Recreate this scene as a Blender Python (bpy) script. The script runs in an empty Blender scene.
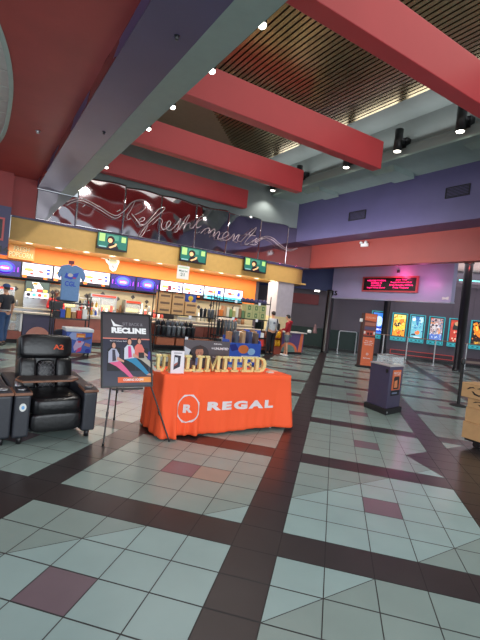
import bpy, bmesh, math, random
from mathutils import Vector, Matrix
random.seed(7)
C = bpy.context.scene.collection
R = math.radians
# ------------------------------------------------------------------ camera
H = 1.565; FP = 417.0
yaw, pit, rol = R(32.23), R(1.4), R(-5.9)
Fw = Vector((math.sin(yaw), math.cos(yaw), 0)); Rt = Vector((math.cos(yaw), -math.sin(yaw), 0)); Z = Vector((0, 0, 1))
D = Fw*math.cos(pit) - Z*math.sin(pit); U0 = Fw*math.sin(pit) + Z*math.cos(pit)
CR = Rt*math.cos(rol) - U0*math.sin(rol); CU = Rt*math.sin(rol) + U0*math.cos(rol)
cd = bpy.data.cameras.new('camera'); cam = bpy.data.objects.new('camera', cd); C.objects.link(cam)
m = Matrix((CR, CU, -D)).transposed().to_4x4(); m.translation = Vector((0, 0, H)); cam.matrix_world = m
cd.sensor_fit = 'HORIZONTAL'; cd.sensor_width = 36; cd.lens = 36*FP/480; cd.clip_start = .05; cd.clip_end = 200
bpy.context.scene.camera = cam

def ray(px, py):
    return D + CR*((px-240)/FP) + CU*((320-py)/FP)
def onY(px, py, y):                      # point of the photo on the wall line y
    r = ray(px, py); return Vector((0, 0, H)) + r*(y/r.y)
def onX(px, py, x):
    r = ray(px, py); return Vector((0, 0, H)) + r*(x/r.x)
def onG(px, py, g):                      # diagonal wall, (x+y)/sqrt2 = g
    r = ray(px, py); return Vector((0, 0, H)) + r*(g/((r.x+r.y)/2**.5))
def onZ(px, py, z=0):
    r = ray(px, py); return Vector((0, 0, H)) + r*((z-H)/r.z)

# ------------------------------------------------------------------ materials
def lin(c):
    return tuple(((v/255)/12.92 if v/255 <= .04045 else ((v/255+.055)/1.055)**2.4) for v in c) + (1,)
MATS = {}
def mat(name, rgb, rough=.6, metal=0, noise=.06, scale=6, emis=0, bump=0, spec=.5, alpha=1, trans=0, coat=0):
    if name in MATS: return MATS[name]
    M = bpy.data.materials.new(name); M.use_nodes = True; nt = M.node_tree; b = nt.nodes['Principled BSDF']
    b.inputs['Roughness'].default_value = rough; b.inputs['Metallic'].default_value = metal
    b.inputs['Specular IOR Level'].default_value = spec; b.inputs['Coat Weight'].default_value = coat
    c = lin(rgb)
    tc = nt.nodes.new('ShaderNodeTexCoord'); n = nt.nodes.new('ShaderNodeTexNoise'); n.inputs['Scale'].default_value = scale; n.inputs['Detail'].default_value = 4
    nt.links.new(tc.outputs['Object'], n.inputs['Vector'])
    r = nt.nodes.new('ShaderNodeValToRGB'); r.color_ramp.elements[0].position = .3; r.color_ramp.elements[1].position = .7
    r.color_ramp.elements[0].color = tuple(v*(1-noise) for v in c[:3])+(1,); r.color_ramp.elements[1].color = tuple(min(1, v*(1+noise)) for v in c[:3])+(1,)
    nt.links.new(n.outputs['Fac'], r.inputs['Fac']); nt.links.new(r.outputs['Color'], b.inputs['Base Color'])
    if emis:
        b.inputs['Emission Strength'].default_value = emis; nt.links.new(r.outputs['Color'], b.inputs['Emission Color'])
    if bump:
        bp = nt.nodes.new('ShaderNodeBump'); bp.inputs['Strength'].default_value = bump; bp.inputs['Distance'].default_value = .02
        nt.links.new(n.outputs['Fac'], bp.inputs['Height']); nt.links.new(bp.outputs['Normal'], b.inputs['Normal'])
    if trans: b.inputs['Transmission Weight'].default_value = trans; b.inputs['IOR'].default_value = 1.15
    if alpha < 1: b.inputs['Alpha'].default_value = alpha
    MATS[name] = M; return M
def col(rgb, rough=.6, emis=0, metal=0):
    return mat('paint_%d_%d_%d_%d_%d_%d' % (*rgb, int(rough*100), int(emis*100), int(metal*100)), rgb, rough, metal, .04, 8, emis)

red_c = mat('red_ceiling', (158, 62, 60), .5, noise=.08, scale=2)
red_b = mat('red_beam', (178, 56, 60), .42, noise=.05, scale=1.5)
red_w = mat('red_wall', (154, 58, 46), .5, noise=.06, scale=1.5)
purple = mat('purple_soffit', (74, 68, 100), .38, noise=.06, scale=2)
purple_w = mat('purple_wall', (80, 76, 112), .45, noise=.07, scale=1.2)
teal = mat('teal_soffit', (128, 146, 140), .5, noise=.04)
tan = mat('tan_ceiling', (140, 124, 108), .7, noise=.05)
grey = mat('grey_wall', (128, 136, 134), .6, noise=.05, scale=2)
slat_m = mat('bronze_slat', (172, 154, 118), .22, .85, .12, 3)
slat_g = mat('slat_gap', (30, 26, 24), .8)
chrome = mat('chrome_strip', (190, 190, 200), .12, 1, .05)
mirror = mat('mirror_sheet', (186, 178, 184), .06, 1, .02)
yellow = mat('yellow_fascia', (206, 164, 92), .55, noise=.04)
orange = mat('orange_wall', (240, 124, 44), .6, noise=.05, scale=1)
black = mat('black_satin', (22, 22, 24), .35)
blackm = mat('black_matte', (26, 25, 27), .7)
white = mat('white_plastic', (232, 232, 228), .4)
steel = mat('brushed_steel', (186, 188, 190), .3, .9)
leather = mat('black_leather', (20, 20, 23), .3, noise=.15, scale=30, bump=.12, spec=.45)
leather2 = mat('leather_side', (44, 46, 54), .42, noise=.1, scale=30)
wood = mat('walnut_trim', (134, 92, 70), .4, noise=.2, scale=14)
card = mat('cardboard', (196, 154, 106), .8, noise=.07, scale=9)
lamp_on = mat('lamp_face', (255, 250, 235), .5, emis=6, noise=0)
glass = mat('clear_acrylic', (236, 242, 244), .06, alpha=.28, noise=0)
cream = mat('cream_tile', (184, 172, 144), .4, noise=.06)
darkwall = mat('charcoal_wall', (98, 90, 100), .6, noise=.06, scale=1)
greenwall = mat('dark_green_wainscot', (30, 54, 50), .5, noise=.08)

# ------------------------------------------------------------------ mesh builder
class MB:
    def __init__(s): s.v = []; s.f = []; s.m = []; s.mats = []; s.cur = 0; s.sm = []
    def use(s, m):
        if m not in s.mats: s.mats.append(m)
        s.cur = s.mats.index(m); return s
    def add(s, vs, fs, smooth=False):
        o = len(s.v); s.v += [Vector(v) for v in vs]
        for f in fs: s.f.append([i+o for i in f]); s.m.append(s.cur); s.sm.append(smooth)
        return s
    def box(s, a, b, rot=None, piv=None):
        x0, y0, z0 = a; x1, y1, z1 = b
        vs = [Vector(p) for p in ((x0,y0,z0),(x1,y0,z0),(x1,y1,z0),(x0,y1,z0),(x0,y0,z1),(x1,y0,z1),(x1,y1,z1),(x0,y1,z1))]
        if rot is not None:
            p = Vector(piv) if piv is not None else (Vector(a)+Vector(b))/2
            vs = [rot @ (v-p) + p for v in vs]
        return s.add(vs, [(0,3,2,1),(4,5,6,7),(0,1,5,4),(1,2,6,5),(2,3,7,6),(3,0,4,7)])
    def hexa(s, q, e):                  # quad q (4 points) extruded by vector e
        q = [Vector(p) for p in q]; e = Vector(e)
        return s.add(q+[p+e for p in q], [(0,3,2,1),(4,5,6,7),(0,1,5,4),(1,2,6,5),(2,3,7,6),(3,0,4,7)])
    def prism(s, pts, e):
        n = len(pts); pts = [Vector(p) for p in pts]; e = Vector(e)
        return s.add(pts+[p+e for p in pts], [list(range(n))[::-1], list(range(n, 2*n))]+[(i, (i+1) % n, n+(i+1) % n, n+i) for i in range(n)])
    def poly(s, pts): return s.add(pts, [list(range(len(pts)))])
    def tube(s, pts, r, n=10, cap=True, rs=None):
        pts = [Vector(p) for p in pts]; rings = []; prev = None
        for i, p in enumerate(pts):
            d = (pts[min(i+1, len(pts)-1)]-pts[max(i-1, 0)]).normalized()
            a = Vector((0, 0, 1)) if abs(d.z) < .9 else Vector((1, 0, 0))
            if prev is not None and prev.cross(d).length > .2: a = prev
            u = (a - d*a.dot(d)).normalized(); w = d.cross(u); prev = u
            rr = rs[i] if rs else r
            rings.append([p+(u*math.cos(2*math.pi*k/n)+w*math.sin(2*math.pi*k/n))*rr for k in range(n)])
        vs = [v for g in rings for v in g]; fs = []
        for i in range(len(pts)-1):
            for k in range(n): fs.append((i*n+k, i*n+(k+1) % n, (i+1)*n+(k+1) % n, (i+1)*n+k))
        s.add(vs, fs, True)
        if cap:
            s.add(rings[0], [list(range(n))[::-1]]); s.add(rings[-1], [list(range(n))])
        return s
    def lathe(s, prof, c=(0,0,0), n=20, sx=1, sy=1):
        c = Vector(c); vs = []; fs = []
        for r, z in prof:
            for k in range(n):
                a = 2*math.pi*k/n; vs.append(c+Vector((r*sx*math.cos(a), r*sy*math.sin(a), z)))
        for i in range(len(prof)-1):
            for k in range(n): fs.append((i*n+k, i*n+(k+1) % n, (i+1)*n+(k+1) % n, (i+1)*n+k))
        s.add(vs, fs, True); s.add(vs[:n], [list(range(n))[::-1]]); s.add(vs[-n:], [list(range(n))]); return s
    def ball(s, c, r, sx=1, sy=1, sz=1, n=12):
        return s.lathe([(max(.001, r*math.cos(a)), r*sz*math.sin(a)) for a in [(-math.pi/2+math.pi*i/(n-2)) for i in range(n-1)]], c, n, sx, sy)
    def pillow(s, a, b, k=.35, n=8, rot=None, piv=None, dep=None):    # rounded cushion: superellipsoid in a box
        a = Vector(a); b = Vector(b); c = (a+b)/2; h = (b-a)/2; vs = []; fs = []
        N, M_ = 28, 15
        sg = lambda v, e: math.copysign(abs(v)**e, v)
        for j in range(M_):
            ph = -math.pi/2+math.pi*j/(M_-1)
            for i in range(N):
                th = 2*math.pi*i/N
                p = Vector((h.x*sg(math.cos(ph), k)*sg(math.cos(th), k), h.y*sg(math.cos(ph), k)*sg(math.sin(th), k), h.z*sg(math.sin(ph), k)))+c
                if dep: p = dep(p)
                if rot is not None: p = rot @ (p-Vector(piv))+Vector(piv)
                vs.append(p)
        for j in range(M_-1):
            for i in range(N): fs.append((j*N+i, j*N+(i+1) % N, (j+1)*N+(i+1) % N, (j+1)*N+i))
        return s.add(vs, fs, True)
    def build(s, name, material=None, parent=None, bev=0, world=False, seg=2):
        me = bpy.data.meshes.new(name)
        vs = s.v
        if world and parent is not None:
            inv = parent.matrix_basis.inverted(); vs = [inv @ v for v in vs]
        me.from_pydata([tuple(v) for v in vs], [], s.f)
        if material is not None: s.mats = s.mats or [material]
        for mm in s.mats: me.materials.append(mm)
        me.polygons.foreach_set('material_index', s.m); me.polygons.foreach_set('use_smooth', s.sm); me.update()
        bm = bmesh.new(); bm.from_mesh(me); bmesh.ops.recalc_face_normals(bm, faces=bm.faces); bm.to_mesh(me); bm.free()
        o = bpy.data.objects.new(name, me); C.objects.link(o); o.parent = parent
        if bev:
            b = o.modifiers.new('bevel', 'BEVEL'); b.width = bev; b.segments = seg; b.limit_method = 'ANGLE'
        return o
def thing(name, label, cat, loc=(0,0,0), rz=0, group=None):
    o = bpy.data.objects.new(name, None); C.objects.link(o); o.location = loc; o.rotation_euler = (0, 0, rz)
    o['label'] = label; o['category'] = cat; o.empty_display_size = .1
    if group: o['group'] = group
    o.matrix_basis = Matrix.Translation(Vector(loc)) @ Matrix.Rotation(rz, 4, 'Z')
    return o
def tag(o, label, cat, group=None):
    o['label'] = label; o['category'] = cat
    if group: o['group'] = group
    return o
def struct(o): o['kind'] = 'structure'; return o
def copy_tree(o, parent=None):
    c = o.copy(); C.objects.link(c); c.parent = parent
    for ch in [x for x in bpy.data.objects if x.parent == o]: copy_tree(ch, c)
    return c
def settle(o):                            # put the origin of a one-mesh thing at its base centre
    me = o.data; xs = [v.co for v in me.vertices]
    c = Vector(((min(v.x for v in xs)+max(v.x for v in xs))/2, (min(v.y for v in xs)+max(v.y for v in xs))/2, min(v.z for v in xs)))
    me.transform(Matrix.Translation(-c)); o.location = o.location + c; return o

class Frame:                              # a flat picture plane: origin, u right, v up, n outward (unit metres)
    def __init__(s, o, u, v):
        s.o = Vector(o); s.u = Vector(u); s.v = Vector(v); s.n = s.u.cross(s.v).normalized()
    def p(s, x, y, k=0): return s.o+s.u*x+s.v*y+s.n*k   # x,y in 0..1
def rect(mb, fr, x0, y0, x1, y1, m, k=1, st=.0012):
    mb.use(m); mb.poly([fr.p(x0, y0, k*st), fr.p(x1, y0, k*st), fr.p(x1, y1, k*st), fr.p(x0, y1, k*st)])
def shape(mb, fr, pts, m, k=1, st=.0012):
    mb.use(m); mb.poly([fr.p(x, y, k*st) for x, y in pts])
def disc(mb, fr, cx, cy, rx, ry, m, k=1, n=20, a0=0, a1=360, st=.0012):
    mb.use(m); pts = [(cx+rx*math.cos(R(a0+(a1-a0)*i/n)), cy+ry*math.sin(R(a0+(a1-a0)*i/n))) for i in range(n+(1 if a1-a0 < 360 else 0))]
    mb.poly([fr.p(x, y, k*st) for x, y in pts])
def textmesh(txt, bold=0, ext=0, align='CENTER', spacing=1):
    cu = bpy.data.curves.new('t', 'FONT'); cu.body = txt; cu.align_x = align; cu.align_y = 'CENTER'; cu.offset = bold; cu.extrude = ext; cu.size = 1; cu.space_character = spacing; cu.resolution_u = 4
    o = bpy.data.objects.new('t', cu); C.objects.link(o)
    dg = bpy.context.evaluated_depsgraph_get(); me = bpy.data.meshes.new_from_object(o.evaluated_get(dg))
    vs = [v.co.copy() for v in me.vertices]; fs = [list(p.vertices) for p in me.polygons]
    bpy.data.objects.remove(o); bpy.data.curves.remove(cu); bpy.data.meshes.remove(me); return vs, fs
def text(mb, fr, txt, cx, cy, w, h, m, k=2, bold=.015, ext=0, st=.0012, shear=0, spacing=1):
    """letters fitted into a w x h patch (fractions of the frame) centred at cx, cy"""
    vs, fs = textmesh(txt, bold, ext, spacing=spacing)
    if not vs: return
    x0 = min(v.x for v in vs); x1 = max(v.x for v in vs); y0 = min(v.y for v in vs); y1 = max(v.y for v in vs)
    mb.use(m)
    def T(v):
        a = (v.x-(x0+x1)/2)/(x1-x0); b = (v.y-(y0+y1)/2)/max(1e-6, y1-y0)
        return fr.p(cx+a*w+shear*b*w, cy+b*h, k*st+v.z+ext)
    mb.add([T(v) for v in vs], fs)

# ------------------------------------------------------------------ floor
fl_a = mat('floor_tile_pale', (152, 177, 174), .24, noise=.05, scale=2.5, spec=.5)
fl_b = mat('floor_tile_sage', (138, 157, 151), .24, noise=.05, scale=2.5)
fl_d = mat('floor_tile_dark', (52, 47, 47), .28, noise=.12, scale=3)
fl_p = mat('floor_tile_mauve', (118, 103, 110), .26, noise=.05, scale=3)
fl_t = mat('floor_tile_tan', (150, 142, 130), .26, noise=.05, scale=3)
grout = mat('floor_grout', (66, 66, 66), .8, noise=.05)
T = .305; s2 = 2**.5
def g2w(i, j):
    X = (i-.67)*T; Y = (j+9.8)*T
    return Vector(((X+Y)/s2, (-X+Y)/s2, 0))
fb = MB()
def clip(poly, f):
    out = []
    for a, b in zip(poly, poly[1:]+poly[:1]):
        fa, fb_ = f(*a), f(*b)
        if fa >= 0: out.append(a)
        if (fa >= 0) != (fb_ >= 0):
            t = fa/(fa-fb_); out.append((a[0]+(b[0]-a[0])*t, a[1]+(b[1]-a[1])*t))
    return out
def tilepoly(poly, m):
    if len(poly) < 3: return
    fb.use(m); fb.poly([g2w(*p) for p in poly])
def emit(poly, m, diag=None):
    if diag is None: tilepoly(poly, m)
    else:
        tilepoly(clip(poly, lambda a, b: (a-b)-diag-.012), m[0]); tilepoly(clip(poly, lambda a, b: diag-(a-b)-.012), m[1])
g = .011
for i in range(-34, 52):
    for j in range(-16, 62):
        w = g2w(i+.5, j+.5)
        if w.x < -7.5 or w.x > 24 or w.y < -5 or w.y > 20.5: continue
        q = [(i+g, j+g*1.4), (i+1-g, j+g*1.4), (i+1-g, j+1-g*1.4), (i+g, j+1-g*1.4)]
        # big dark field on the right
        f = (lambda a, b: a-5) if j < 6 else ((lambda a, b: a-(5-(b-6)/2)) if j < 8 else (lambda a, b: (a-b)+4))
        vals = [f(*p) for p in q]
        if min(vals) >= -.03 and i < 22: tilepoly(q, fl_d); continue
        def base(qq):
            if i % 6 == 5 or j % 6 == 5: return tilepoly(qq, fl_d)
            if i % 6 == 2 and j % 6 == 2: return tilepoly(qq, fl_p)
            d = (i-j); ph = math.floor((i+j)/1)
            if (i-j) in (-2, 3): # cells on the diagonal seams
                lo, hi = (fl_b, fl_a) if i-j == -2 else (fl_a, fl_b)
                return emit(qq, (hi, lo), i-j)
            if i == -3 and j == 2: return tilepoly(qq, fl_t)
            tilepoly(qq, fl_a if -2 < i-j < 3 else fl_b)
        if max(vals) > .03 and i < 22:
            tilepoly(clip(q, f), fl_d); base(clip(q, lambda a, b: -f(a, b)-.01))
        else: base(q)
for v in fb.v: v.z = .004
fb.use(grout); fb.box((-8, -6, -.1), (25, 21, .0015))
struct(fb.build('floor', parent=None))

# ------------------------------------------------------------------ ceilings, soffits, walls
def S(name, m, *boxes, bev=0):
    b = MB()
    for a, c in boxes: b.box(a, c)
    return struct(b.build(name, m, bev=bev))
ZS = H+2.87                              # underside of the purple / teal soffit
xl, xm, xr = 1.19, 1.81, 2.19
S('trim_1', purple, ((xl, -5, ZS), (xm, 13.44, ZS+.22)))                 # purple soffit
S('trim_2', teal, ((xm, -5, ZS-.004), (xr, 13.44, 7.45)))                  # teal soffit and its upper side
# polished strip between the red ceiling and the soffit, slightly rippled sheets
b = MB(); n = 120
vs = []; fs = []
for i in range(n+1):
    y = -5+18.4*i/n
    for k in range(4):
        vs.append((xl-.004-.035*math.sin(y*2.1+k*.9)*math.sin(math.pi*k/3)-.012*math.sin(y*7)*math.sin(math.pi*k/3), y, ZS+.21*k/3))
for i in range(n):
    for k in range(3): fs.append((i*4+k, i*4+k+1, (i+1)*4+k+1, (i+1)*4+k))
b.add(vs, fs, True); struct(b.build('trim_3', chrome))
ZR = H+3.07
# red ceiling with an oval opening, white tiled ceiling above it
ocx, ocy = onZ(0, 85, ZR).x, onZ(0, 85, ZR).y
def sup(a, cx=-2.25, cy=8.9, rx=2.5, up=4.3, dn=5.0, e=2/2.6):
    c, s_ = math.cos(a), math.sin(a)
    return (cx+rx*math.copysign(abs(c)**e, c), cy+(up if s_ > 0 else dn)*math.copysign(abs(s_)**e, s_))
def rectpt(a, cx=-2.25, cy=8.9, x0=-7, x1=xl, y0=-5, y1=13.44):
    c, s_ = math.cos(a), math.sin(a); t = 1e9
    if c > 1e-9: t = min(t, (x1-cx)/c)
    if c < -1e-9: t = min(t, (x0-cx)/c)
    if s_ > 1e-9: t = min(t, (y1-cy)/s_)
    if s_ < -1e-9: t = min(t, (y0-cy)/s_)
    return (cx+c*t, cy+s_*t)
N = 120; b = MB(); inn = []; out = []
angs = sorted(set([2*math.pi*k/N for k in range(N)]+[math.atan2(yy-8.9, xx+2.25) % (2*math.pi) for xx in (-7, xl) for yy in (-5, 13.44)]))
for a in angs:
    p = sup(a); q = rectpt(a); inn.append(p); out.append(q)
n = len(angs)
vs = [(x, y, ZR) for x, y in inn]+[(x, y, ZR) for x, y in out]+[(x, y, ZR+.3) for x, y in inn]+[(x, y, ZR+.3) for x, y in out]
fs = []
for k in range(n):
    l = (k+1) % n
    fs += [(k, l, n+l, n+k), (2*n+k, 2*n+l, l, k), (2*n+l, 2*n+k, 3*n+k, 3*n+l)]
b.add(vs, fs); struct(b.build('ceiling', red_c))
b = MB()
rim = []
for r_, z in ((1, ZR-.01), (.975, ZR-.01), (.975, ZR+.06), (1, ZR+.05)):
    rim.append([(-2.25+(x+2.25)*r_, 8.9+(y-8.9)*r_, z) for x, y in inn])
vs = [p for g_ in rim for p in g_]; fs = []
for q in range(4):
    for k in range(n): fs.append((q*n+k, q*n+(k+1) % n, ((q+1) % 4)*n+(k+1) % n, ((q+1) % 4)*n+k))
b.add(vs, fs); struct(b.build('trim_4', mat('pale_teal_rim', (160, 178, 172), .4)))
wt = mat('white_ceiling_tile', (206, 206, 200), .6); b = MB()
for i in range(-8, 3):
    for j in range(4, 24):
        x0, y0 = i*.61-.2, j*.61+.3
        b.box((x0+.012, y0+.012, ZR+.22), (x0+.598, y0+.598, ZR+.24))
b.use(mat('ceiling_grid', (120, 122, 120), .5)).box((-5.2, 2.5, ZR+.235), (1.1, 15.2, ZR+.29))
b.mats.insert(0, wt) if wt not in b.mats else None
b.m = [0 if k < 11*20*6 else 1 for k in range(len(b.m))]
struct(b.build('ceiling_raised'))
bpy.data.objects['ceiling_raised'].name = 'ceiling'

HC = 5.6; ZC = H+HC                       # upper ceiling over the open well
S('ceiling', tan, ((xr, -5, ZC), (1.5*HC, 13.6, ZC+.2)))
S('ceiling', grey, ((1.5*HC, -5, ZC-.02), (9.66, 13.6, ZC+.2)))
# slatted panel: long slats run along y; right edge x=1.6h, far-left edge follows the floor grid diagonal
def slat_edges():
    xR = 1.5*HC; c0 = (0.958*HC, 1.966*HC); c1 = (1.307*HC, 2.315*HC); return xR, c0, c1
xR, c0, c1 = slat_edges()
b = MB(); x = xr+.02
gapb = MB()
dia = c0[1]-c0[0]                          # y = x + dia on the cut edge
yend = 2.52*HC-.6
while x < xR:
    y1 = min(x+dia, yend)
    b.box((x, -5, ZC-.10), (x+.085, y1, ZC-.075)); x += .125
o = struct(b.build('trim_5', slat_m))
gapb.prism([(xr+.01, -5, ZC-.03), (xR, -5, ZC-.03), (xR, yend, ZC-.03), (yend-dia, yend, ZC-.03), (xr+.01, xr+dia, ZC-.03)], (0, 0, .025))
struct(gapb.build('trim_6', slat_g))
xg = 9.5; hL = 4.58; ZL = H+hL            # grey wall with the cylinder lights, and its ledge
b = MB(); b.box((xg, -5, ZL), (xg+.15, 13.6, ZC))
b.prism([(xg-.16, -5, ZL+.0), (xg, -5, ZL), (xg, -5, ZL+.34), (xg-.16, -5, ZL+.22)], (0, 18.46, 0))
struct(b.build('wall_right', grey))
S('trim_7', teal, ((xg-.16, -5, ZL-.05), (10.8, 13.44, ZL)))
b = MB()
for y in (5.1, 8.0, 11.1):
    b.prism([(9.62, y, ZL-.05), (9.62, y+.9, ZL-.05), (9.82, y+.8, ZL-.15), (9.82, y+.1, ZL-.15)], (.9, 0, .0))
struct(b.build('trim_8', teal))
ZP = H+3.0
S('wall_right_upper', purple_w, ((10.8, -5, ZP), (11.7, 13.6, ZL-.0)))
bpy.data.objects['wall_right_upper'].name = 'wall_right'
ZB = H+2.05
S('wall_right', red_w, ((11.7, -5, ZB), (12.0, 15.5, ZP+.05)))
# wall above the mirror, at the far end of the well
S('wall_back', grey, ((xr, 13.52, ZS+.6), (xg+1.4, 13.7, ZC)))
# concession fascia and its curved right end, underside, orange wall, tiled wall
YF = 13.5; z0 = 2.87; z1 = 3.5
b = MB(); b.box((.62, YF, z0), (10.9, YF+.12, z1))
pts = [(10.9, YF)]+[(10.9+.95*math.sin(R(a)), YF+.95-.95*math.cos(R(a))) for a in range(10, 91, 10)]+[(11.85, 15.4), (11.7, 15.4), (10.9, YF+.12)]
b.prism([(x, y, z0) for x, y in pts], (0, 0, z1-z0)); struct(b.build('trim_9', yellow))
S('trim_10', mat('yellow_underside', (226, 186, 104), .5), ((.62, YF+.12, z0+.02), (11.7, 15.4, z0+.08)))
S('trim_11', mat('purple_lip', (70, 62, 96), .4), ((.62, YF-.06, z1), (11.3, YF+.3, z1+.05)))
S('wall_concession', orange, ((-3, 15.3, 1.78), (10.3, 15.45, z0+.1)))
bpy.data.objects['wall_concession'].name = 'wall_back'
b = MB(); b.use(cream).box((-3, 15.3, 0), (10.3, 15.45, 1.78))
dm = mat('diamond_tile', (70, 66, 70), .4); b.use(dm)
for k in range(20):
    x = -1.2+k*.55; z = 1.5+(.12 if k % 2 else 0)
    for q in ((0, 0, .085),)+(((.0, -.17, .06),) if k % 3 == 0 else ()):
        b.prism([(x-q[2], 15.3, z+q[1]), (x, 15.3, z+q[1]-q[2]), (x+q[2], 15.3, z+q[1]), (x, 15.3, z+q[1]+q[2])], (0, -.012, 0))
struct(b.build('wall_back'))
# purple wall with the auditorium number at the far left
zt_ = onY(5, 206, 13.2).z; zb_ = onY(5, 254.5, 13.2).z; xw_ = onY(9.5, 230, 13.2).x
b = MB(); b.box((-3.5, 13.2, zb_), (xw_, 13.48, zt_)); struct(b.build('wall_left', purple_w))
S('wall_left', red_c, ((-3.5, 13.2, zt_), (xw_, 13.48, ZR))); S('wall_back', red_c, ((xw_, 13.44, z1+.05), (1.2, 13.52, ZR+.0)))
S('wall_left', mat('orange_side', (222, 140, 80), .6), ((-3.5, 13.3, 0), (-1.5, 15.3, 2.66)))
# far lobby: diagonal poster wall, ceiling
def gp(x, gy, z):                         # grid coordinates -> world
    return Vector(((x+gy)/s2, (-x+gy)/s2, z))
GW = 21.5
b = MB(); b.use(darkwall)
def gbox(mb, x0, y0, z0_, x1, y1, z1_):
    mb.hexa([gp(x0, y0, z0_), gp(x1, y0, z0_), gp(x1, y1, z0_), gp(x0, y1, z0_)], (0, 0, z1_-z0_))
gbox(b, -6.5, GW, 0, 12.5, GW+.2, 4.6)
b.use(mat('panel_joint', (96, 88, 98), .5))
for k in range(-8, 14): gbox(b, k*.87+.15, GW-.012, .35, k*.87+.175, GW, 3.9)
struct(b.build('wall_far'))
b = MB(); gbox(b, -6.5, GW-.05, 0, 1.2, GW-.001, 1.05); struct(b.build('trim_12', greenwall))
b = MB(); gbox(b, -6.5, GW-.08, 0, 12.5, GW-.051, .12); struct(b.build('baseboard_far', black))
b = MB(); gbox(b, 2.57, GW-.06, .12, 12.5, GW-.001, .42); struct(b.build('trim_13', mat('plum_base', (70, 48, 58), .4)))
S('ceiling', mat('far_ceiling', (206, 182, 178), .6), ((12.0, 2.5, 4.45), (24, 20.5, 4.6)))
b = MB(); gbox(b, -6.5, 20.5, 2.9, 0.3, 20.65, 4.45); struct(b.build('trim_14', mat('navy_soffit', (52, 62, 110), .5)))
# left return so the far lobby is closed behind the pillar
S('wall_far', darkwall, ((10.45, 15.5, 0), (10.6, 21, 4.5)))

# ------------------------------------------------------------------ red beams
ZB0, ZB1 = H+3.7, H+4.35
names = ['nearest the camera', 'second from the camera', 'third from the camera', 'farthest, just in front of the mirrored panels']
ys = [(1.035*4.35, 1.15*3.7), None]
beams = [(3.9, 4.17, 9.3, 'red ceiling beam crossing the top right corner of the photo'),
         (6.96, 7.22, 7.9, 'red ceiling beam ending in mid air beside two black cylinder lights'),
         (9.92, 10.18, 7.95, 'shorter looking red ceiling beam behind the one with the square end'),
         (13.04, 13.3, 8.0, 'deep red ceiling beam right above the wavy mirrored panels')]
for y0_, y1_, xe, lab in beams:
    if xe < 9: pass
    sp = {3.9: .05, 6.96: .08, 9.92: .06, 13.04: .0}[y0_]
    t = MB(); t.prism([(xr, y0_+sp, ZB0), (xe, y0_-.03, ZB0), (xe, y1_-.03, ZB0), (xr, y1_+sp, ZB0)], (0, 0, ZB1-ZB0)); o = t.build('ceiling_beam', red_b, bev=.012)
    tag(settle(o), lab, 'beam', 'red ceiling beams')

# ------------------------------------------------------------------ lights fixed to the building
def wall_light(y, lab, src=None):
    x = 9.12; zb = H+4.62
    if src: 
        o = copy_tree(src); o.location = (x, y, zb); o['label'] = lab; return o
    t = thing('wall_light', lab, 'light', (x, y, zb), 0, 'black cylinder lights on the grey wall')
    b = MB(); b.lathe([(.001, .02), (.098, .02), (.105, 0), (.11, 0), (.11, .58), (.098, .58), (.001, .57)], n=24); b.build('cylinder', black, t)
    b = MB(); b.box((.1, -.06, .2), (.22, .06, .36)); b.box((.2, -.1, .14), (.38, .1, .42)); b.build('bracket', black, t)
    b = MB(); b.lathe([(.001, -.006), (.085, -.004), (.09, .016), (.001, .018)], n=20); b.build('lamp', lamp_on, t)
    return t
wl = None
for y, lab in ((11.6, 'smallest black cylinder light, just past the end of the third red beam'), (9.96+1.5, None), (9.35, 'black cylinder light half hidden behind the square beam end'), (7.52, 'black cylinder light in the middle of the grey wall, clear of any beam'), (5.8, 'largest black cylinder light, under the nearest red beam at the right edge')):
    if lab is None: continue
    if wl is None: wl = wall_light(y, lab)
    else: wall_light(y, lab, wl)
wall_light(13.1, 'far black cylinder light seen just under the last red beam', wl)
wlpos = [13.1, 11.6, 9.35, 7.52, 5.8]
dl = None
for k, (y, lab) in enumerate(((3.71, 'white bottomed round light on the teal soffit, nearest the camera'), (4.8, 'second round light along the edge of the teal soffit'), (6.05, 'third round light along the edge of the teal soffit'), (7.1, 'fourth round light along the edge of the teal soffit'), (9.9, 'farthest round light along the edge of the teal soffit'))):
    if dl is None:
        dl = thing('soffit_light', lab, 'light', (xr+.05, y, ZS+.03), 0, 'round lights along the teal soffit')
        b = MB(); b.lathe([(.001, .03), (.042, .03), (.046, .02), (.046, .2), (.001, .2)], n=20); b.build('housing', black, dl)
        b = MB(); b.lathe([(.001, -.02), (.026, -.014), (.041, .0), (.042, .031), (.001, .031)], n=20); b.build('lamp', lamp_on, dl)
    else:
        o = copy_tree(dl); o.location = (xr+.05, y, ZS+.03); o['label'] = lab
for px, py, lab in ((38, 131, 'tiny sprinkler head on the red ceiling'), ):
    p = onZ(px, py, ZR); t = MB(); t.lathe([(.001, -.05), (.03, -.045), (.02, -.02), (.05, 0), (.001, 0)], p, 14); tag(settle(t.build('sprinkler_head', steel)), lab, 'sprinkler')
for px, py, lab in ((177, 36, 'sprinkler head on the purple soffit, near the top of the photo'), (104, 132, 'sprinkler head farther along the purple soffit')):
    p = onZ(px, py, ZS); t = MB(); t.lathe([(.001, -.045), (.02, -.04), (.012, -.015), (.032, 0), (.001, 0)], p, 14); tag(settle(t.build('sprinkler_head', black)), lab, 'sprinkler')
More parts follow.
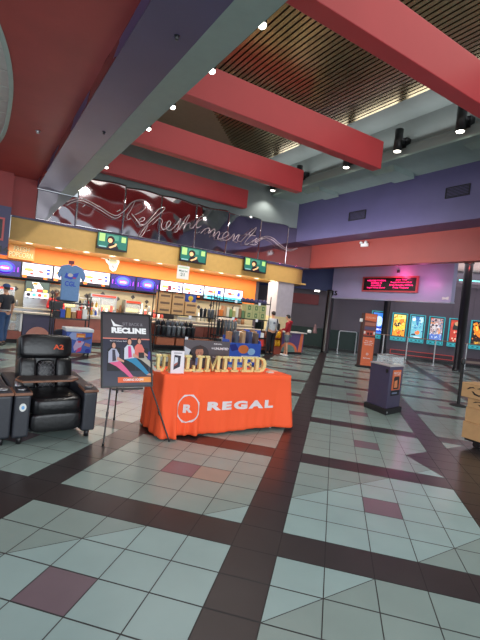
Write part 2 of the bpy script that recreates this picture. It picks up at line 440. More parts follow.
for (a, c, lab) in (((350, 213), (365, 218), 'small black air vent on the purple wall, left one'), ((447, 189), (469, 194), 'small black air vent on the purple wall, right one')):
    p = onX(*a, 10.8); q = onX(*c, 10.8)
    t = thing('air_vent', lab, 'vent', (10.79, (p.y+q.y)/2, q.z), 0, 'air vents on the purple wall')
    w = abs(p.y-q.y)/2; h = .26
    b = MB(); b.box((-.02, -w-.02, -.02), (.008, w+.02, 0)); b.box((-.02, -w-.02, h), (.008, w+.02, h+.02)); b.box((-.02, -w-.02, 0), (.008, -w, h)); b.box((-.02, w, 0), (.008, w+.02, h)); b.build('frame', blackm, t)
    b = MB()
    for k in range(6): b.box((-.015, -w, .02+k*.04), (.004, w, .034+k*.04))
    b.build('louvre', blackm, t)
p = onX(366, 238, 11.7)
t = thing('exit_light', 'small white emergency light on the red wall', 'light', (11.66, p.y, 4.3))
b = MB(); b.box((-.03, -.16, 0), (.035, .16, .12)); b.build('box', white, t, bev=.01)
for s in (-1, 1):
    b = MB(); b.lathe([(.001, 0), (.05, 0), (.055, .05), (.03, .09), (.001, .09)], (-.07, s*.11, .1), 14); b.build('lamp_head', white, t)
# recessed lights under the concession fascia and in the oval
pot = None
for k in range(12):
    x = 1.15+k*.82; lab = ['leftmost', 'second', 'third', 'fourth', 'fifth', 'sixth', 'seventh', 'eighth', 'ninth', 'tenth', 'eleventh', 'rightmost'][k]+' of the recessed downlights under the yellow fascia'
    if pot is None:
        pot = thing('recessed_light', lab, 'light', (x, 13.95, z0), 0, 'recessed lights under the yellow fascia')
        b = MB(); b.lathe([(.075, .018), (.1, .018), (.1, -.006), (.075, -.006)], n=20); b.build('ring', white, pot)
        b = MB(); b.lathe([(.001, .004), (.074, .004), (.074, .016), (.001, .016)], n=20); b.build('lamp', lamp_on, pot)
    else:
        o = copy_tree(pot); o.location = (x, 13.95, z0); o['label'] = lab

# ------------------------------------------------------------------ mirrored wall and script sign
ZM0, ZM1 = z1+.05, H+3.55
edges = [1.2, 2.3, 3.72, 4.95, 6.25, 7.55, 9.0, 10.35, 11.68]
rnd = random.Random(3)
for k in range(len(edges)-1):
    a, c = edges[k]+.001, edges[k+1]-.001; nx, nz = 36, 30; vs = []; fs = []
    p1, p2, p3 = rnd.random()*6, rnd.random()*6, rnd.random()*6
    top = ZS-.01 if c < 2.32 else (ZM1 if c < 9.1 else ZP+1.4 if False else ZM1)
    if k == 0: a += .0
    amp = .0062 if k < 6 else .002
    for i in range(nx+1):
        for j in range(nz+1):
            u, v = i/nx, j/nz
            e = math.sin(math.pi*u)**.5
            y = 13.475-.003*e-amp*(math.sin(2.6*u*3+p1+1.5*v)*math.sin(3.1*v*2+p2)*e+.55*math.sin(7*v+p3+2.5*u)*e*.5)
            zt = top+(.03*math.sin(5*u+p2) if k else 0)
            vs.append((a+(c-a)*u, min(y, 13.495), ZM0+(zt-ZM0)*v))
    for i in range(nx):
        for j in range(nz): fs.append((i*(nz+1)+j, (i+1)*(nz+1)+j, (i+1)*(nz+1)+j+1, i*(nz+1)+j+1))
    b = MB(); b.add(vs, fs, True); o = b.build('mirror_panel', mirror)
    so = o.modifiers.new('s', 'SOLIDIFY'); so.thickness = .004; so.offset = 1; so.material_offset_rim = 1; o.data.materials.append(blackm)
    tag(o, ['narrow mirrored sheet under the end of the purple soffit', 'wavy mirrored sheet left of the script lettering', 'wavy mirrored sheet behind the capital of the script sign', 'wavy mirrored sheet just right of the script capital', 'wavy mirrored sheet behind the middle of the script sign', 'wavy mirrored sheet left of the last letters of the script sign', 'flat looking mirrored sheet behind the last letter of the script sign', 'rightmost mirrored sheet, behind the tail of the script sign'][k], 'mirror panel', 'mirrored panels above the concession stand')
tubem = mat('neon_tube_unlit', (168, 150, 154), .3, .5)
sgn = thing('script_sign', 'unlit glass tube script sign reading Refreshments on the mirrored wall', 'sign', (6, 13.3, ZM0))
def stroke(pts, sub=4, r=.02, dbl=.07):
    P = [onY(x, y, 13.32) for x, y in pts]; out = []
    for i in range(len(P)-1):      # Catmull-Rom
        p0 = P[max(i-1, 0)]; p1 = P[i]; p2 = P[i+1]; p3 = P[min(i+2, len(P)-1)]
        for k in range(sub):
            t = k/sub; out.append(.5*((2*p1)+(p2-p0)*t+(2*p0-5*p1+4*p2-p3)*t*t+(3*p1-p0-3*p2+p3)*t**3))
    out.append(P[-1]); return out
a_ = lambda l: [(110+x/4.8, 185+y/4.8) for x, y in l]; c_ = lambda l: [(200+x/4.8, 200+y/4.8) for x, y in l]; d_ = lambda l: [(50+x/3.69, 170+y/3.69) for x, y in l]
strokes = [
 d_([(62, 118), (90, 108), (120, 106), (150, 118), (190, 140), (240, 168), (275, 150), (305, 118), (340, 110), (356, 122), (345, 148), (315, 165)]),
 a_([(120, 78), (100, 120), (82, 150), (86, 166), (98, 160)]),
 a_([(104, 138), (122, 160), (142, 186), (160, 190)]),
 a_([(135, 180), (160, 172), (166, 158), (150, 158), (138, 176), (146, 196), (168, 190)]),
 a_([(168, 190), (205, 150), (235, 116), (258, 106), (262, 116), (236, 140), (190, 180), (160, 215), (142, 244), (154, 244), (172, 214), (182, 194)]),
 a_([(205, 190), (226, 168), (238, 158), (252, 172), (246, 196), (252, 212), (262, 212)]),
 a_([(262, 214), (280, 200), (292, 182), (284, 172), (270, 190), (274, 214), (292, 216), (310, 200)]),
 a_([(310, 200), (330, 176), (340, 160), (332, 190), (322, 222), (310, 226)]),
 a_([(330, 215), (352, 180), (372, 150), (382, 146), (366, 180), (352, 214), (366, 190), (384, 182), (384, 206), (398, 206)]),
 a_([(398, 206), (416, 180), (428, 160), (440, 150), (446, 160), (428, 172), (414, 192), (420, 206), (438, 196)]),
 c_([(4, 160), (24, 140), (46, 136), (40, 160), (66, 140), (72, 148), (62, 176), (88, 152), (94, 160), (84, 186), (98, 186)]),
 c_([(98, 188), (122, 178), (138, 164), (130, 152), (112, 166), (108, 186), (124, 194), (146, 182)]),
 c_([(146, 184), (164, 162), (158, 196), (178, 172), (188, 168), (180, 194), (196, 200)]),
 c_([(196, 200), (222, 172), (250, 148), (270, 132), (262, 150), (236, 178), (216, 204), (222, 216), (240, 204)]),
 c_([(214, 164), (240, 168), (266, 172)]),
 c_([(240, 206), (262, 192), (272, 182), (266, 196), (276, 208), (262, 216), (242, 214)]),
 c_([(262, 208), (290, 192), (320, 182), (348, 192), (376, 216), (404, 236), (436, 244), (468, 232)]),
 c_([(262, 202), (290, 184), (322, 174), (352, 184), (380, 208), (408, 230), (438, 238), (466, 230)]),
 d_([(62, 130), (90, 116), (120, 114), (150, 126), (190, 150), (238, 178), (262, 168)]),
]
for s in strokes:
    b = MB(); b.tube(stroke(s), .014, 8); b.build('glass_tube', tubem, sgn, world=True)
b = MB()
for px, py in ((120, 210), (150, 230), (178, 224), (200, 232), (225, 240), (250, 243), (85, 205)):
    p = onY(px, py, 13.32); b.tube([p, (p.x, 13.45, p.z)], .012, 6)
b.build('standoff', steel, sgn, world=True)
# ------------------------------------------------------------------ screens
def em(rgb, e=1.2): return col(rgb, .35, e*.85)
sc_w = em((225, 225, 250), .8); sc_b = em((30, 22, 90), .9); sc_bl = em((60, 90, 240), 1.3); sc_v = em((150, 60, 230), 1.2); sc_o = em((240, 110, 40), 1.2); sc_k = em((28, 18, 26), .6); sc_y = em((240, 200, 90)); sc_g = em((40, 110, 90), .9); sc_c = em((80, 180, 210)); sc_skin = em((220, 170, 120), 1); sc_r = em((220, 60, 50))
def screen(x0, x1, zb, zt, y, lab, kind, group, depth=.07, tilt=0):
    t = thing('menu_screen' if group.startswith('menu') else 'wall_television', lab, 'screen', ((x0+x1)/2, y, zb), 0, group)
    w = (x1-x0)/2; h = zt-zb
    rot = Matrix.Rotation(tilt, 3, 'X')
    b = MB(); b.box((-w, -depth, 0), (w, 0, .022)); b.box((-w, -depth, h-.018), (w, 0, h)); b.box((-w, -depth, .022), (-w+.016, 0, h-.018)); b.box((w-.016, -depth, .022), (w, 0, h-.018)); b.box((-w+.016, -depth+.016, .022), (w-.016, 0, h-.018)); b.build('bezel', black, t)
    fr = Frame((-w+.016, -depth+.0155, .022), (2*w-.032, 0, 0), (0, 0, h-.04)); b = MB()
    if kind == 'promo':
        rect(b, fr, 0, 0, 1, 1, sc_b); disc(b, fr, .5, .55, .34, .42, em((50, 40, 160), 1), 2); disc(b, fr, .5, .55, .25, .32, sc_bl, 3); disc(b, fr, .5, .5, .18, .16, sc_v, 4)
        rect(b, fr, .38, .44, .62, .54, em((200, 210, 255), 1.6), 5); disc(b, fr, .5, .2, .2, .08, em((90, 30, 170), 1), 2)
        for q in (.08, .2, .8, .92): rect(b, fr, q-.015, .3, q+.015, .62, sc_v, 2)
    elif kind in ('food', 'food2'):
        rect(b, fr, 0, 0, 1, 1, sc_w); rect(b, fr, 0, 0, 1, .16, sc_k, 2); rect(b, fr, .02, .02, .16, .2, sc_o, 3); rect(b, fr, .72, .02, .84, .13, sc_o, 3)
        disc(b, fr, .22, .55, .16, .08, sc_o, 3); disc(b, fr, .2, .62, .13, .06, sc_y, 4); rect(b, fr, .26, .24, .36, .4, sc_r, 3)
        disc(b, fr, .62, .5, .1, .07, sc_r, 3); rect(b, fr, .56, .3, .7, .36, sc_y, 3); rect(b, fr, .8, .36, .92, .74, em((40, 50, 190), 1.2), 3); rect(b, fr, .82, .5, .9, .6, sc_w, 4)
        for q in range(3): rect(b, fr, .05+.3*q, .86, .25+.3*q, .9, em((120, 120, 140), .8), 2)
        if kind == 'food2': rect(b, fr, .34, .3, .5, .72, em((90, 30, 60), 1), 3); disc(b, fr, .42, .75, .09, .07, sc_w, 4)
    elif kind == 'teal':
        rect(b, fr, 0, 0, 1, 1, sc_w); rect(b, fr, 0, 0, 1, .34, sc_c, 2); disc(b, fr, .3, .62, .12, .12, sc_r, 3); rect(b, fr, .7, .45, .86, .8, em((40, 60, 190), 1.2), 3); disc(b, fr, .5, .6, .08, .1, sc_y, 3)
        for q in range(4): rect(b, fr, .08+.22*q, .1, .22+.22*q, .2, em((40, 110, 150), 1), 3)
    elif kind == 'lady':
        rect(b, fr, 0, 0, 1, 1, em((30, 96, 84), .8)); rect(b, fr, .05, .45, .24, .95, em((150, 190, 110), 1), 2); rect(b, fr, .8, .55, .95, .9, em((150, 190, 110), 1), 2)
        rect(b, fr, .3, .6, .7, .92, em((70, 130, 110), .8), 2); shape(b, fr, [(.32, 0), (.36, .3), (.45, .42), (.58, .4), (.7, .2), (.74, 0)], sc_k, 3)
        disc(b, fr, .44, .62, .13, .24, em((40, 22, 20), .6), 3); disc(b, fr, .42, .56, .075, .15, sc_skin, 4); shape(b, fr, [(.38, .12), (.56, .3), (.6, .42), (.66, .4), (.62, .24), (.44, .06)], sc_skin, 5)
        shape(b, fr, [(0, 0), (1, 0), (1, .05), (.6, .1), (.3, .08), (0, .14)], sc_k, 4); rect(b, fr, .05, .08, .3, .16, em((120, 170, 170), .8), 5)
    b.build('picture', None, t)
    if tilt: t.rotation_euler = (tilt, 0, 0)
    return t
ords = ['leftmost', 'second', 'third', 'fourth', 'fifth', 'sixth', 'seventh', 'eighth', 'ninth', 'tenth']
kinds = ['promo', 'food', 'food2', 'food', 'promo', 'promo', 'food2', 'food', 'teal', 'teal']
desc = ['dark blue promo picture', 'white menu with sandwiches', 'white menu mostly hidden by the blue t-shirt', 'white menu right of the blue t-shirt', 'dark blue promo picture above the easel', 'dark promo picture above the racks of boxes', 'white and purple snack menu', 'white drinks menu', 'white menu with a teal footer', 'white menu with a teal footer, last of the row']
for k in range(10):
    x0 = .17+k*.935
    screen(x0, x0+.92, 1.86, 2.38, 15.12, '%s menu screen of the row, %s' % (ords[k], desc[k]), kinds[k], 'menu screens above the concession counter')
b = MB(); b.box((.1, 15.13, 1.8), (9.6, 15.2, 1.86)); b.box((.1, 15.2, 1.8), (9.6, 15.24, 2.4))
tag(settle(b.build('screen_rail', blackm)), 'long black rail carrying the row of menu screens', 'rail')
for (a, c, lab) in (((98, 232), (127, 252), 'television showing a woman in green, leftmost of the three on the yellow fascia'), ((181, 247), (206, 264), 'television showing a woman in green, middle one above the small white sign'), ((245, 258), (266, 273), 'television showing a woman in green, rightmost and smallest on the fascia')):
    p = onY(*a, 13.3); q = onY(*c, 13.3)
    t = screen(p.x, q.x, (q.z+p.z)/2-.25, (q.z+p.z)/2+.27, 13.38, lab, 'lady', 'televisions hung on the yellow fascia')
    b = MB(); b.box((-.08, 0, .1), (.08, .12, .35)); b.build('bracket', black, t)
# small signs on the orange wall
p = onY(9, 246, 15.2); q = onY(34, 261, 15.2); w = q.x-p.x
t = thing('letter_sign', 'cream two line letter sign on the orange wall above the menus', 'sign', ((p.x+q.x)/2, 15.22, 2.45))
b = MB(); b.box((-w/2, -.02, .0), (w/2, .03, .03)); b.box((-w/2, -.02, .42), (w/2, .03, .45)); b.box((-w/2, .0, .03), (w/2, .03, .42)); b.build('board', mat('sign_orange', (214, 150, 84), .5), t)
fr = Frame((-w/2, -.001, .02), (w, 0, 0), (0, 0, .41)); b = MB(); cr = mat('sign_cream', (214, 206, 160), .5); dk = mat('sign_outline', (90, 70, 40), .6)  # cream letters over a dark printed outline
text(b, fr, 'FRESH', .5, .74, .6, .36, dk, 2, .03); text(b, fr, 'FRESH', .49, .76, .6, .36, cr, 6, .01)
text(b, fr, 'POPCORN', .5, .28, .9, .4, dk, 2, .03); text(b, fr, 'POPCORN', .49, .3, .9, .4, cr, 6, .01); b.build('lettering', None, t)
p = onY(110, 263, 15.2)
t = thing('wall_emblem', 'white and yellow winged emblem on the orange wall', 'sign', (p.x, 15.27, p.z-.28))
fr = Frame((-.38, 0, 0), (.72, 0, 0), (0, 0, .6)); pts = [(.0, .8), (.12, .95), (.35, .9), (.5, 1), (.75, 1), (.95, .85), (1, .6), (.92, .35), (.85, .05), (.7, 0), (.55, .12), (.5, .35), (.35, .5), (.3, .65), (.1, .68)]
b = MB(); b.use(em((250, 250, 235), .5)); b.prism([fr.p(*q_) for q_ in pts], (0, -.05, 0)); b.build('panel', None, t)
fr2 = Frame((-.38, -.052, 0), (.72, 0, 0), (0, 0, .6)); b = MB(); disc(b, fr2, .68, .84, .16, .1, em((250, 210, 50), .6)); disc(b, fr2, .68, .55, .2, .2, col((222, 224, 200))); shape(b, fr2, [(.06, .8), (.3, .82), (.5, .7), (.4, .62), (.2, .7)], col((235, 228, 200)));
shape(b, fr2, [(.4, .6), (.46, .58), (.5, .66), (.42, .7)], col((120, 90, 80)), 2); shape(b, fr2, [(.6, .3), (.7, .14), (.8, .2), (.7, .4)], col((150, 150, 160)), 2); b.build('artwork', None, t)
p = onY(179, 264, 13.3); q = onY(189.5, 279, 13.3)
t = thing('hanging_notice', 'small white notice hanging under the middle television', 'sign', ((p.x+q.x)/2, 13.4, q.z-.03)); w = q.x-p.x; h = p.z-q.z
b = MB(); b.box((-w/2, -.015, 0), (w/2, .01, h)); b.build('board', white, t, bev=.004)
fr = Frame((-w/2, -.016, 0), (w, 0, 0), (0, 0, h)); b = MB(); rect(b, fr, .08, .8, .92, .92, col((190, 210, 170))); text(b, fr, 'Must be', .5, .62, .7, .14, col((60, 100, 80)), 2); text(b, fr, '21', .45, .34, .34, .24, col((60, 100, 80)), 2); b.build('lettering', None, t)
b = MB(); b.tube([(-w*.3, 0, h), (-w*.3, 0, h+.1)], .006, 6); b.tube([(w*.3, 0, h), (w*.3, 0, h+.1)], .006, 6); b.build('hanger', steel, t)
# number and dark display on the left purple wall
t = thing('theater_number', 'black number 14 low on the purple wall at the left edge', 'number', (onY(4.5, 250, 13.19).x, 13.199, onY(4.5, 253.5, 13.19).z))
fr = Frame((-.11, 0, 0), (.22, 0, 0), (0, 0, .22)); b = MB(); text(b, fr, '14', .45, .5, .95, .8, black, 1, .03, .02); b.build('numeral', None, t)
t = thing('poster_light_box', 'dark red framed display at the left edge of the photo', 'display', (onY(4, 230, 13.2).x-.45, 13.2, onY(4, 241, 13.2).z))
b = MB(); b.use(mat('salmon_frame', (214, 90, 90), .4)).box((-.45, -.05, 0), (.45, 0, .62)); b.build('frame', None, t); b = MB(); b.box((-.4, -.056, .05), (.4, -.05, .57)); b.build('panel', black, t)

# ------------------------------------------------------------------ concession counter and back bar
rb = mat('counter_redwood', (152, 84, 70), .45, noise=.12); pink = mat('counter_pink_arc', (196, 134, 118), .45); pu = mat('counter_purple', (70, 66, 92), .45); topm = mat('counter_top', (178, 170, 152), .3); base = mat('toe_kick', (36, 32, 34), .6)
def counter_unit(x0, x1, lab, kind, y0=13.0, y1=13.55):
    t = thing('counter_unit', lab, 'counter', ((x0+x1)/2, (y0+y1)/2, 0), 0, 'concession counter units')
    w = (x1-x0)/2; d = (y1-y0)/2
    b = MB(); b.box((-w, -d+.06, 0), (w, d, .12)); b.build('toe_kick', base, t)
    if kind == 'case':
        b = MB(); b.box((-w, -d, .12), (w, d, .34)); b.build('base_panel', rb, t)
        b = MB(); b.box((-w, d-.03, .34), (w, d, .84)); b.box((-w, -d, .34), (-w+.05, d, .84)); b.box((w-.05, -d, .34), (w, d, .84)); b.box((-w+.05, -d+.05, .58), (w-.05, d-.03, .6)); b.build('case_frame', white, t)
        b = MB(); b.box((-w+.05, -d, .36), (w-.05, -d+.01, .83)); b.build('glass_front', glass, t)
    else:
        b = MB(); b.box((-w, -d, .12), (w, d, .84)); b.build('body', pu if kind == 'arc' else rb, t)
        fr = Frame((-w, -d-.001, .12), (2*w, 0, 0), (0, 0, .72)); b = MB()
        if kind == 'arc': b.use(pink); b.prism([fr.p(.5+.42*math.cos(R(a)), .0+.52*math.sin(R(a)), 0) for a in range(0, 181, 10)], (0, -.02, 0)); b.build('arc_panel', None, t)
        else: b.box((-w+.04, -d-.012, .2), (w-.04, -d, .5)); b.build('front_panel', mat('front_panel', (176, 96, 74), .45, noise=.12), t)
    b = MB(); b.box((-w-.0, -d-.04, .84), (w+.0, d+.04, .88)); b.build('countertop', topm, t)
    return t
cu = [(.15, 1.08, 'glass fronted snack case at the left end of the concession counter', 'case'), (1.1, 1.9, 'purple counter unit with a pink half circle', 'arc'), (1.92, 2.75, 'counter unit behind the blue freezer', 'plain'), (2.77, 3.6, 'red brown counter unit left of the recliner poster', 'plain'), (3.62, 4.45, 'counter unit behind the recliner poster', 'plain'), (4.47, 5.6, 'red brown counter unit behind the box rack', 'plain'), (5.62, 6.75, 'red brown counter unit behind the cup rack', 'plain'), (6.77, 7.9, 'counter unit behind the unlimited sign', 'plain'), (7.92, 9.0, 'counter unit behind the green carton rack', 'plain'), (9.02, 9.95, 'orange brown counter unit beside the white pillar', 'plain')]
for a in cu: counter_unit(*a)
rnd = random.Random(11)
# snack bags in the case
bagm = [mat('bag_orange', (226, 150, 60), .4), mat('bag_yellow', (232, 196, 80), .4), mat('bag_red', (200, 90, 50), .4)]
for k in range(8):
    x = .3+(k % 4)*.19; z = .34+(k//4)*.26; b = MB(); b.pillow((x-.075, 13.14, z+.003), (x+.075, 13.22, z+.22), .6)
    tag(settle(b.build('snack_bag', bagm[k % 3])), 'snack bag, %s from the left on the %s shelf of the glass case' % (['first', 'second', 'third', 'fourth'][k % 4], ['lower', 'upper'][k//4]), 'snack bag', 'snack bags in the glass case')
# back bar
b = MB(); b.box((.2, 14.72, 0), (9.9, 15.24, .9)); b.use(topm).box((.15, 14.66, .9), (9.95, 15.26, .94)); b.mats[0:0] = []
o = b.build('back_counter'); o.data.materials.clear(); o.data.materials.append(steel); o.data.materials.append(topm)
for i, p_ in enumerate(o.data.polygons): p_.material_index = 0 if i < 6 else 1
tag(settle(o), 'long steel back counter along the tiled concession wall', 'counter')
# drink fountain with lit header
t = thing('drink_fountain', 'drink fountain with lit picture header and four round logos', 'drink machine', (1.58, 15.0, .94))
b = MB(); b.box((-.36, -.22, 0), (.36, .15, .1)); b.box((-.36, -.02, .1), (.36, .15, .42)); b.box((-.36, -.2, .42), (.36, .15, .5)); b.build('cabinet', steel, t)
b = MB(); 
for k in range(4): b.lathe([(.02, .3), (.025, .34), (.03, .42)], (-.25+k*.165, -.12, 0), 10)
b.build('nozzle', black, t)
fr = Frame((-.36, -.202, .3), (.72, 0, 0), (0, 0, .5)); b = MB(); b.use(black).box((-.36, -.2, .5), (.36, .0, .86)); rect(b, Frame((-.34, -.2, .52), (.68, 0, 0), (0, 0, .32)), 0, 0, 1, 1, em((70, 84, 80), .7)); fr = Frame((-.34, -.2, .52), (.68, 0, 0), (0, 0, .32))
shape(b, fr, [(.25, .95), (.55, .95), (.75, .35), (.4, .3)], em((250, 250, 250), 1.3), 2); rect(b, fr, .3, .7, .5, .92, sc_o, 3)
for k, c in enumerate((sc_y, sc_w, sc_r, sc_y)): rect(b, fr, .06+k*.23, .04, .24+k*.23, .26, c, 3)
b.build('header', None, t)
fr = Frame((-.34, -.202, .42), (.68, 0, 0), (0, 0, .09)); b = MB(); rect(b, fr, 0, -1, 1, 1, sc_w)
for k, c in enumerate((sc_k, sc_c, sc_r, sc_y)): disc(b, fr, .14+k*.24, .0, .085, .6, c, 2)
b.build('logo_strip', None, t)
# popcorn warmer and machines
def machine(x, w, h, lab, body, win, z=.94, y=15.03, name='popcorn_warmer', cat='warmer'):
    t = thing(name, lab, cat, (x, y, z)); w /= 2
    b = MB(); b.box((-w, -.2, 0), (w, .2, .12)); b.box((-w, -.2, h-.1), (w, .2, h)); b.box((-w, .16, .12), (w, .2, h-.1)); b.box((-w, -.2, .12), (-w+.03, .2, h-.1)); b.box((w-.03, -.2, .12), (w, .2, h-.1)); b.box((-w+.03, -.18, h*.5), (w-.03, .16, h*.5+.015)); b.build('cabinet', body, t)
    b = MB(); b.box((-w+.03, -.19, .14), (w-.03, -.18, h-.12)); b.build('glass_door', glass, t)
    b = MB(); b.pillow((-w+.05, -.16, .125), (w-.05, .12, .3), .5); b.build('contents', win, t)
    b = MB(); b.box((-w+.04, -.205, h-.085), (w-.04, -.2, h-.02)); b.build('name_plate', mat('plate_red', (200, 60, 40), .4, emis=.5), t)
    return t
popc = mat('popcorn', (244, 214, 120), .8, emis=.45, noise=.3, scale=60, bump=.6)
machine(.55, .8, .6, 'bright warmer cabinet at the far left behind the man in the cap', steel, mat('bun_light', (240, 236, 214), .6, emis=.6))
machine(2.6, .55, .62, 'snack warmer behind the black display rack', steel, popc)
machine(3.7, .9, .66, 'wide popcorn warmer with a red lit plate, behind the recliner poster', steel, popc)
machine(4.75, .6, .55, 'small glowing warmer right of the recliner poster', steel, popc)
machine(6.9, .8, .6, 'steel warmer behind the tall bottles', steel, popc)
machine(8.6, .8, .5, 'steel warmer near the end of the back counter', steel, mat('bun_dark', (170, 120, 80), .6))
kinds_c = [((220, 60, 50), 'red'), ((240, 240, 235), 'white'), ((40, 40, 46), 'black'), ((60, 90, 190), 'blue'), ((230, 180, 60), 'yellow'), ((170, 130, 90), 'brown')]
# stacks and small goods on the front counter
reg = mat('register_black', (40, 42, 48), .4)
for x, lab in ((1.95, 'black till screen right of the drink fountain'), (5.5, 'black till screen behind the cardboard boxes')):
    t = thing('cash_register', lab, 'till', (x, 13.3, .88)); b = MB(); b.box((-.12, -.08, 0), (.12, .1, .03)); b.box((-.03, -.02, .03), (.03, .02, .16)); b.build('stand', reg, t)
    b = MB(); b.box((-.19, -.03, .12), (.19, .01, .38), Matrix.Rotation(-.2, 3, 'X')); b.build('monitor', reg, t, bev=.008)
cupm = mat('paper_cup', (226, 224, 220), .5); cupr = mat('paper_cup_red', (190, 60, 50), .5)
for k in range(12):
    x = 3.1+k*.17+(.9 if k > 5 else 0); n_ = 3+(k*7) % 4; b = MB()
    for q in range(n_): b.lathe([(.036, q*.03), (.05, q*.03+.14), (.047, q*.03+.14), (.034, q*.03+.01)], (x, 14.72, .941), 14)
    tag(settle(b.build('cup_stack', [cupm, cupr][k % 2])), '%s stack of nested %s paper cups from the left on the back counter' % ((ords+['eleventh', 'last'])[k], ['white', 'red'][k % 2]), 'cup stack', 'paper cup stacks on the back counter')
gk = [('steel jug', 'steel', steel), ('white tub', 'white', white), ('brown jar', 'brown', col((130, 90, 60))), ('grey canister', 'grey', col((120, 124, 130))), ('red tin', 'red', col((180, 50, 44))), ('black dispenser', 'black', black)]
gx = [1.05, 2.06, 2.2, 3.02, 3.17, 4.25, 4.38, 5.15, 5.3, 5.45, 5.6, 5.75, 5.92, 6.1, 6.3, 7.4, 7.55, 7.7, 7.86, 8.05, 9.15, 9.32, 9.5, 9.68]
ogs = ords+['eleventh', 'twelfth', 'thirteenth', 'fourteenth', 'fifteenth', 'sixteenth', 'seventeenth', 'eighteenth', 'nineteenth', 'twentieth', 'twenty-first', 'twenty-second', 'twenty-third', 'last']
for k, x in enumerate(gx):
    nm, cn, mt = gk[(k*5+k//3) % 6]; b = MB(); rr = .05+.012*(k % 3); hh = .2+.07*((k*7) % 5); b.lathe([(.001, 0), (rr, 0), (rr, hh*.75), (rr*.7, hh*.85), (rr*.75, hh), (.001, hh)], (x, 15.12, .941), 14)
    tag(settle(b.build(nm.replace(' ', '_').split('_')[1], mt)), '%s against the tiled wall, %s container from the left' % (nm, ogs[k]), 'container', 'containers on the back counter')
# white wire condiment shelf
t = thing('condiment_shelf', 'white framed condiment shelf on the counter right of the blue t-shirt', 'shelf', (2.85, 13.2, .88))
b = MB()
for sx in (-.33, .33):
    for sy in (-.12, .14): b = MB(); b.box((sx-.015, sy-.015, 0), (sx+.015, sy+.015, .6)); b.build('post', white, t)
for k in range(3):
    b = MB(); b.box((-.33, -.13, .04+k*.25), (.33, .15, .06+k*.25)); b.build('shelf', white, t)
for k in range(10):
    c, nm = kinds_c[(k*5+1) % 6]; x = 2.6+(k % 5)*.12; z = .88+.06+(k//5)*.25; b = MB(); b.lathe([(.001, 0), (.035, 0), (.035, .11), (.015, .14), (.015, .17), (.001, .17)], (x, 13.2, z+.001), 12)
    tag(settle(b.build('condiment_bottle', col(c))), '%s condiment bottle, %s from the left on the %s white shelf' % (nm, ords[k % 5], ['lower', 'middle'][k//5]), 'bottle', 'bottles on the white condiment shelf')

# ------------------------------------------------------------------ merchandise racks
def rack(name_lab, x0, x1, y0, y1, levels, h):
    t = thing('wire_rack', name_lab, 'rack', ((x0+x1)/2, (y0+y1)/2, 0), 0)
    w = (x1-x0)/2; d = (y1-y0)/2
    for sx in (-w, w):
        for sy in (-d, d):
            b = MB(); b.tube([(sx, sy, .02), (sx, sy, h)], .017, 8); b.lathe([(.001, 0), (.03, 0), (.03, .02), (.001, .02)], (sx, sy, 0), 10); b.build('post', black, t)
    for z in levels:
        b = MB(); b.box((-w, -d-.01, z-.035), (w, -d+.01, z)); b.box((-w, d-.01, z-.035), (w, d+.01, z)); b.box((-w-.01, -d, z-.035), (-w+.01, d, z)); b.box((w-.01, -d, z-.035), (w+.01, d, z))
        for k in range(9): yy = -d+2*d*(k+.5)/9; b.box((-w, yy-.006, z-.008), (w, yy+.006, z))
        b.build('shelf', black, t)
    return t
tag_w = mat('price_tag', (230, 232, 240), .4)
r1 = rack('black wire rack full of cardboard boxes and dark cups', 4.75, 6.85, 12.45, 12.85, (.2, .5, 1.2, 1.92), 2.12)
r2 = rack('black wire rack with green cartons and tall bottles', 6.95, 9.1, 12.45, 12.85, (.3, .62, 1.28, 1.88), 2.15)
r3 = rack('small black display rack under the blue t-shirt', 1.62, 2.5, 11.35, 11.75, (.3, .9, 1.3), 1.5)
bandm = mat('print_brown', (110, 84, 64), .6); 
def carton(x, y, z, w, d, h, m, lab, name='cardboard_box', group=None, art=None):
    t = thing(name, lab, 'box', (x, y, z), 0, group)
    b = MB(); b.box((-w/2, -d/2, 0), (w/2, d/2, h)); b.build('carton', m, t, bev=.004, seg=1)
    b = MB(); fr = Frame((-w/2, -d/2-.001, 0), (w, 0, 0), (0, 0, h))
    if art is None: rect(b, fr, .12, .36, .88, .66, bandm); 
    else: art(b, fr)
    b.build('print', None, t); return t
for cx_ in range(3):
    for rz_ in range(3 if cx_ < 2 else 2):
        carton(5.0+cx_*.46, 12.62, 1.201+rz_*.225, .42, .3, .22, card, 'cardboard box with dark print, %s column, %s row up on the rack' % (['left', 'middle', 'right'][cx_], ['bottom', 'second', 'top'][rz_]), group='cardboard boxes on the left rack')
t = thing('toy_pack', 'blue and yellow picture pack on top of the right column of boxes', 'pack', (5.92, 12.6, 1.652)); b = MB(); b.box((-.19, -.04, 0), (.19, .04, .24)); b.build('card', col((60, 90, 180)), t, bev=.004); b = MB(); fr = Frame((-.19, -.041, 0), (.38, 0, 0), (0, 0, .24)); disc(b, fr, .5, .5, .24, .36, col((244, 206, 70))); rect(b, fr, .4, .05, .6, .3, col((236, 190, 60)), 2); b.build('picture', None, t)
cupd = [mat('tumbler_dark', (44, 46, 52), .3), mat('tumbler_grey', (104, 108, 116), .3), mat('tumbler_silver', (150, 154, 160), .25, .6)]
def tumblers(x0, n_, y, z, h, r, rack_lab, group, names_):
    for k in range(n_):
        b = MB(); x = x0+k*(2*r+.025); b.lathe([(.001, 0), (r*.75, 0), (r, h*.8), (r*1.05, h*.82), (r*1.05, h*.88), (r*.5, h*.92), (.02, h*.93), (.02, h), (.001, h)], (x, y, z+.001), 14)
        tag(settle(b.build('tumbler', cupd[(k*3+k//2) % 3])), '%s tumbler, %s from the left %s' % (names_[(k*3+k//2) % 3], ords[k], rack_lab), 'tumbler', group)
nm3 = ['dark', 'grey', 'silver']
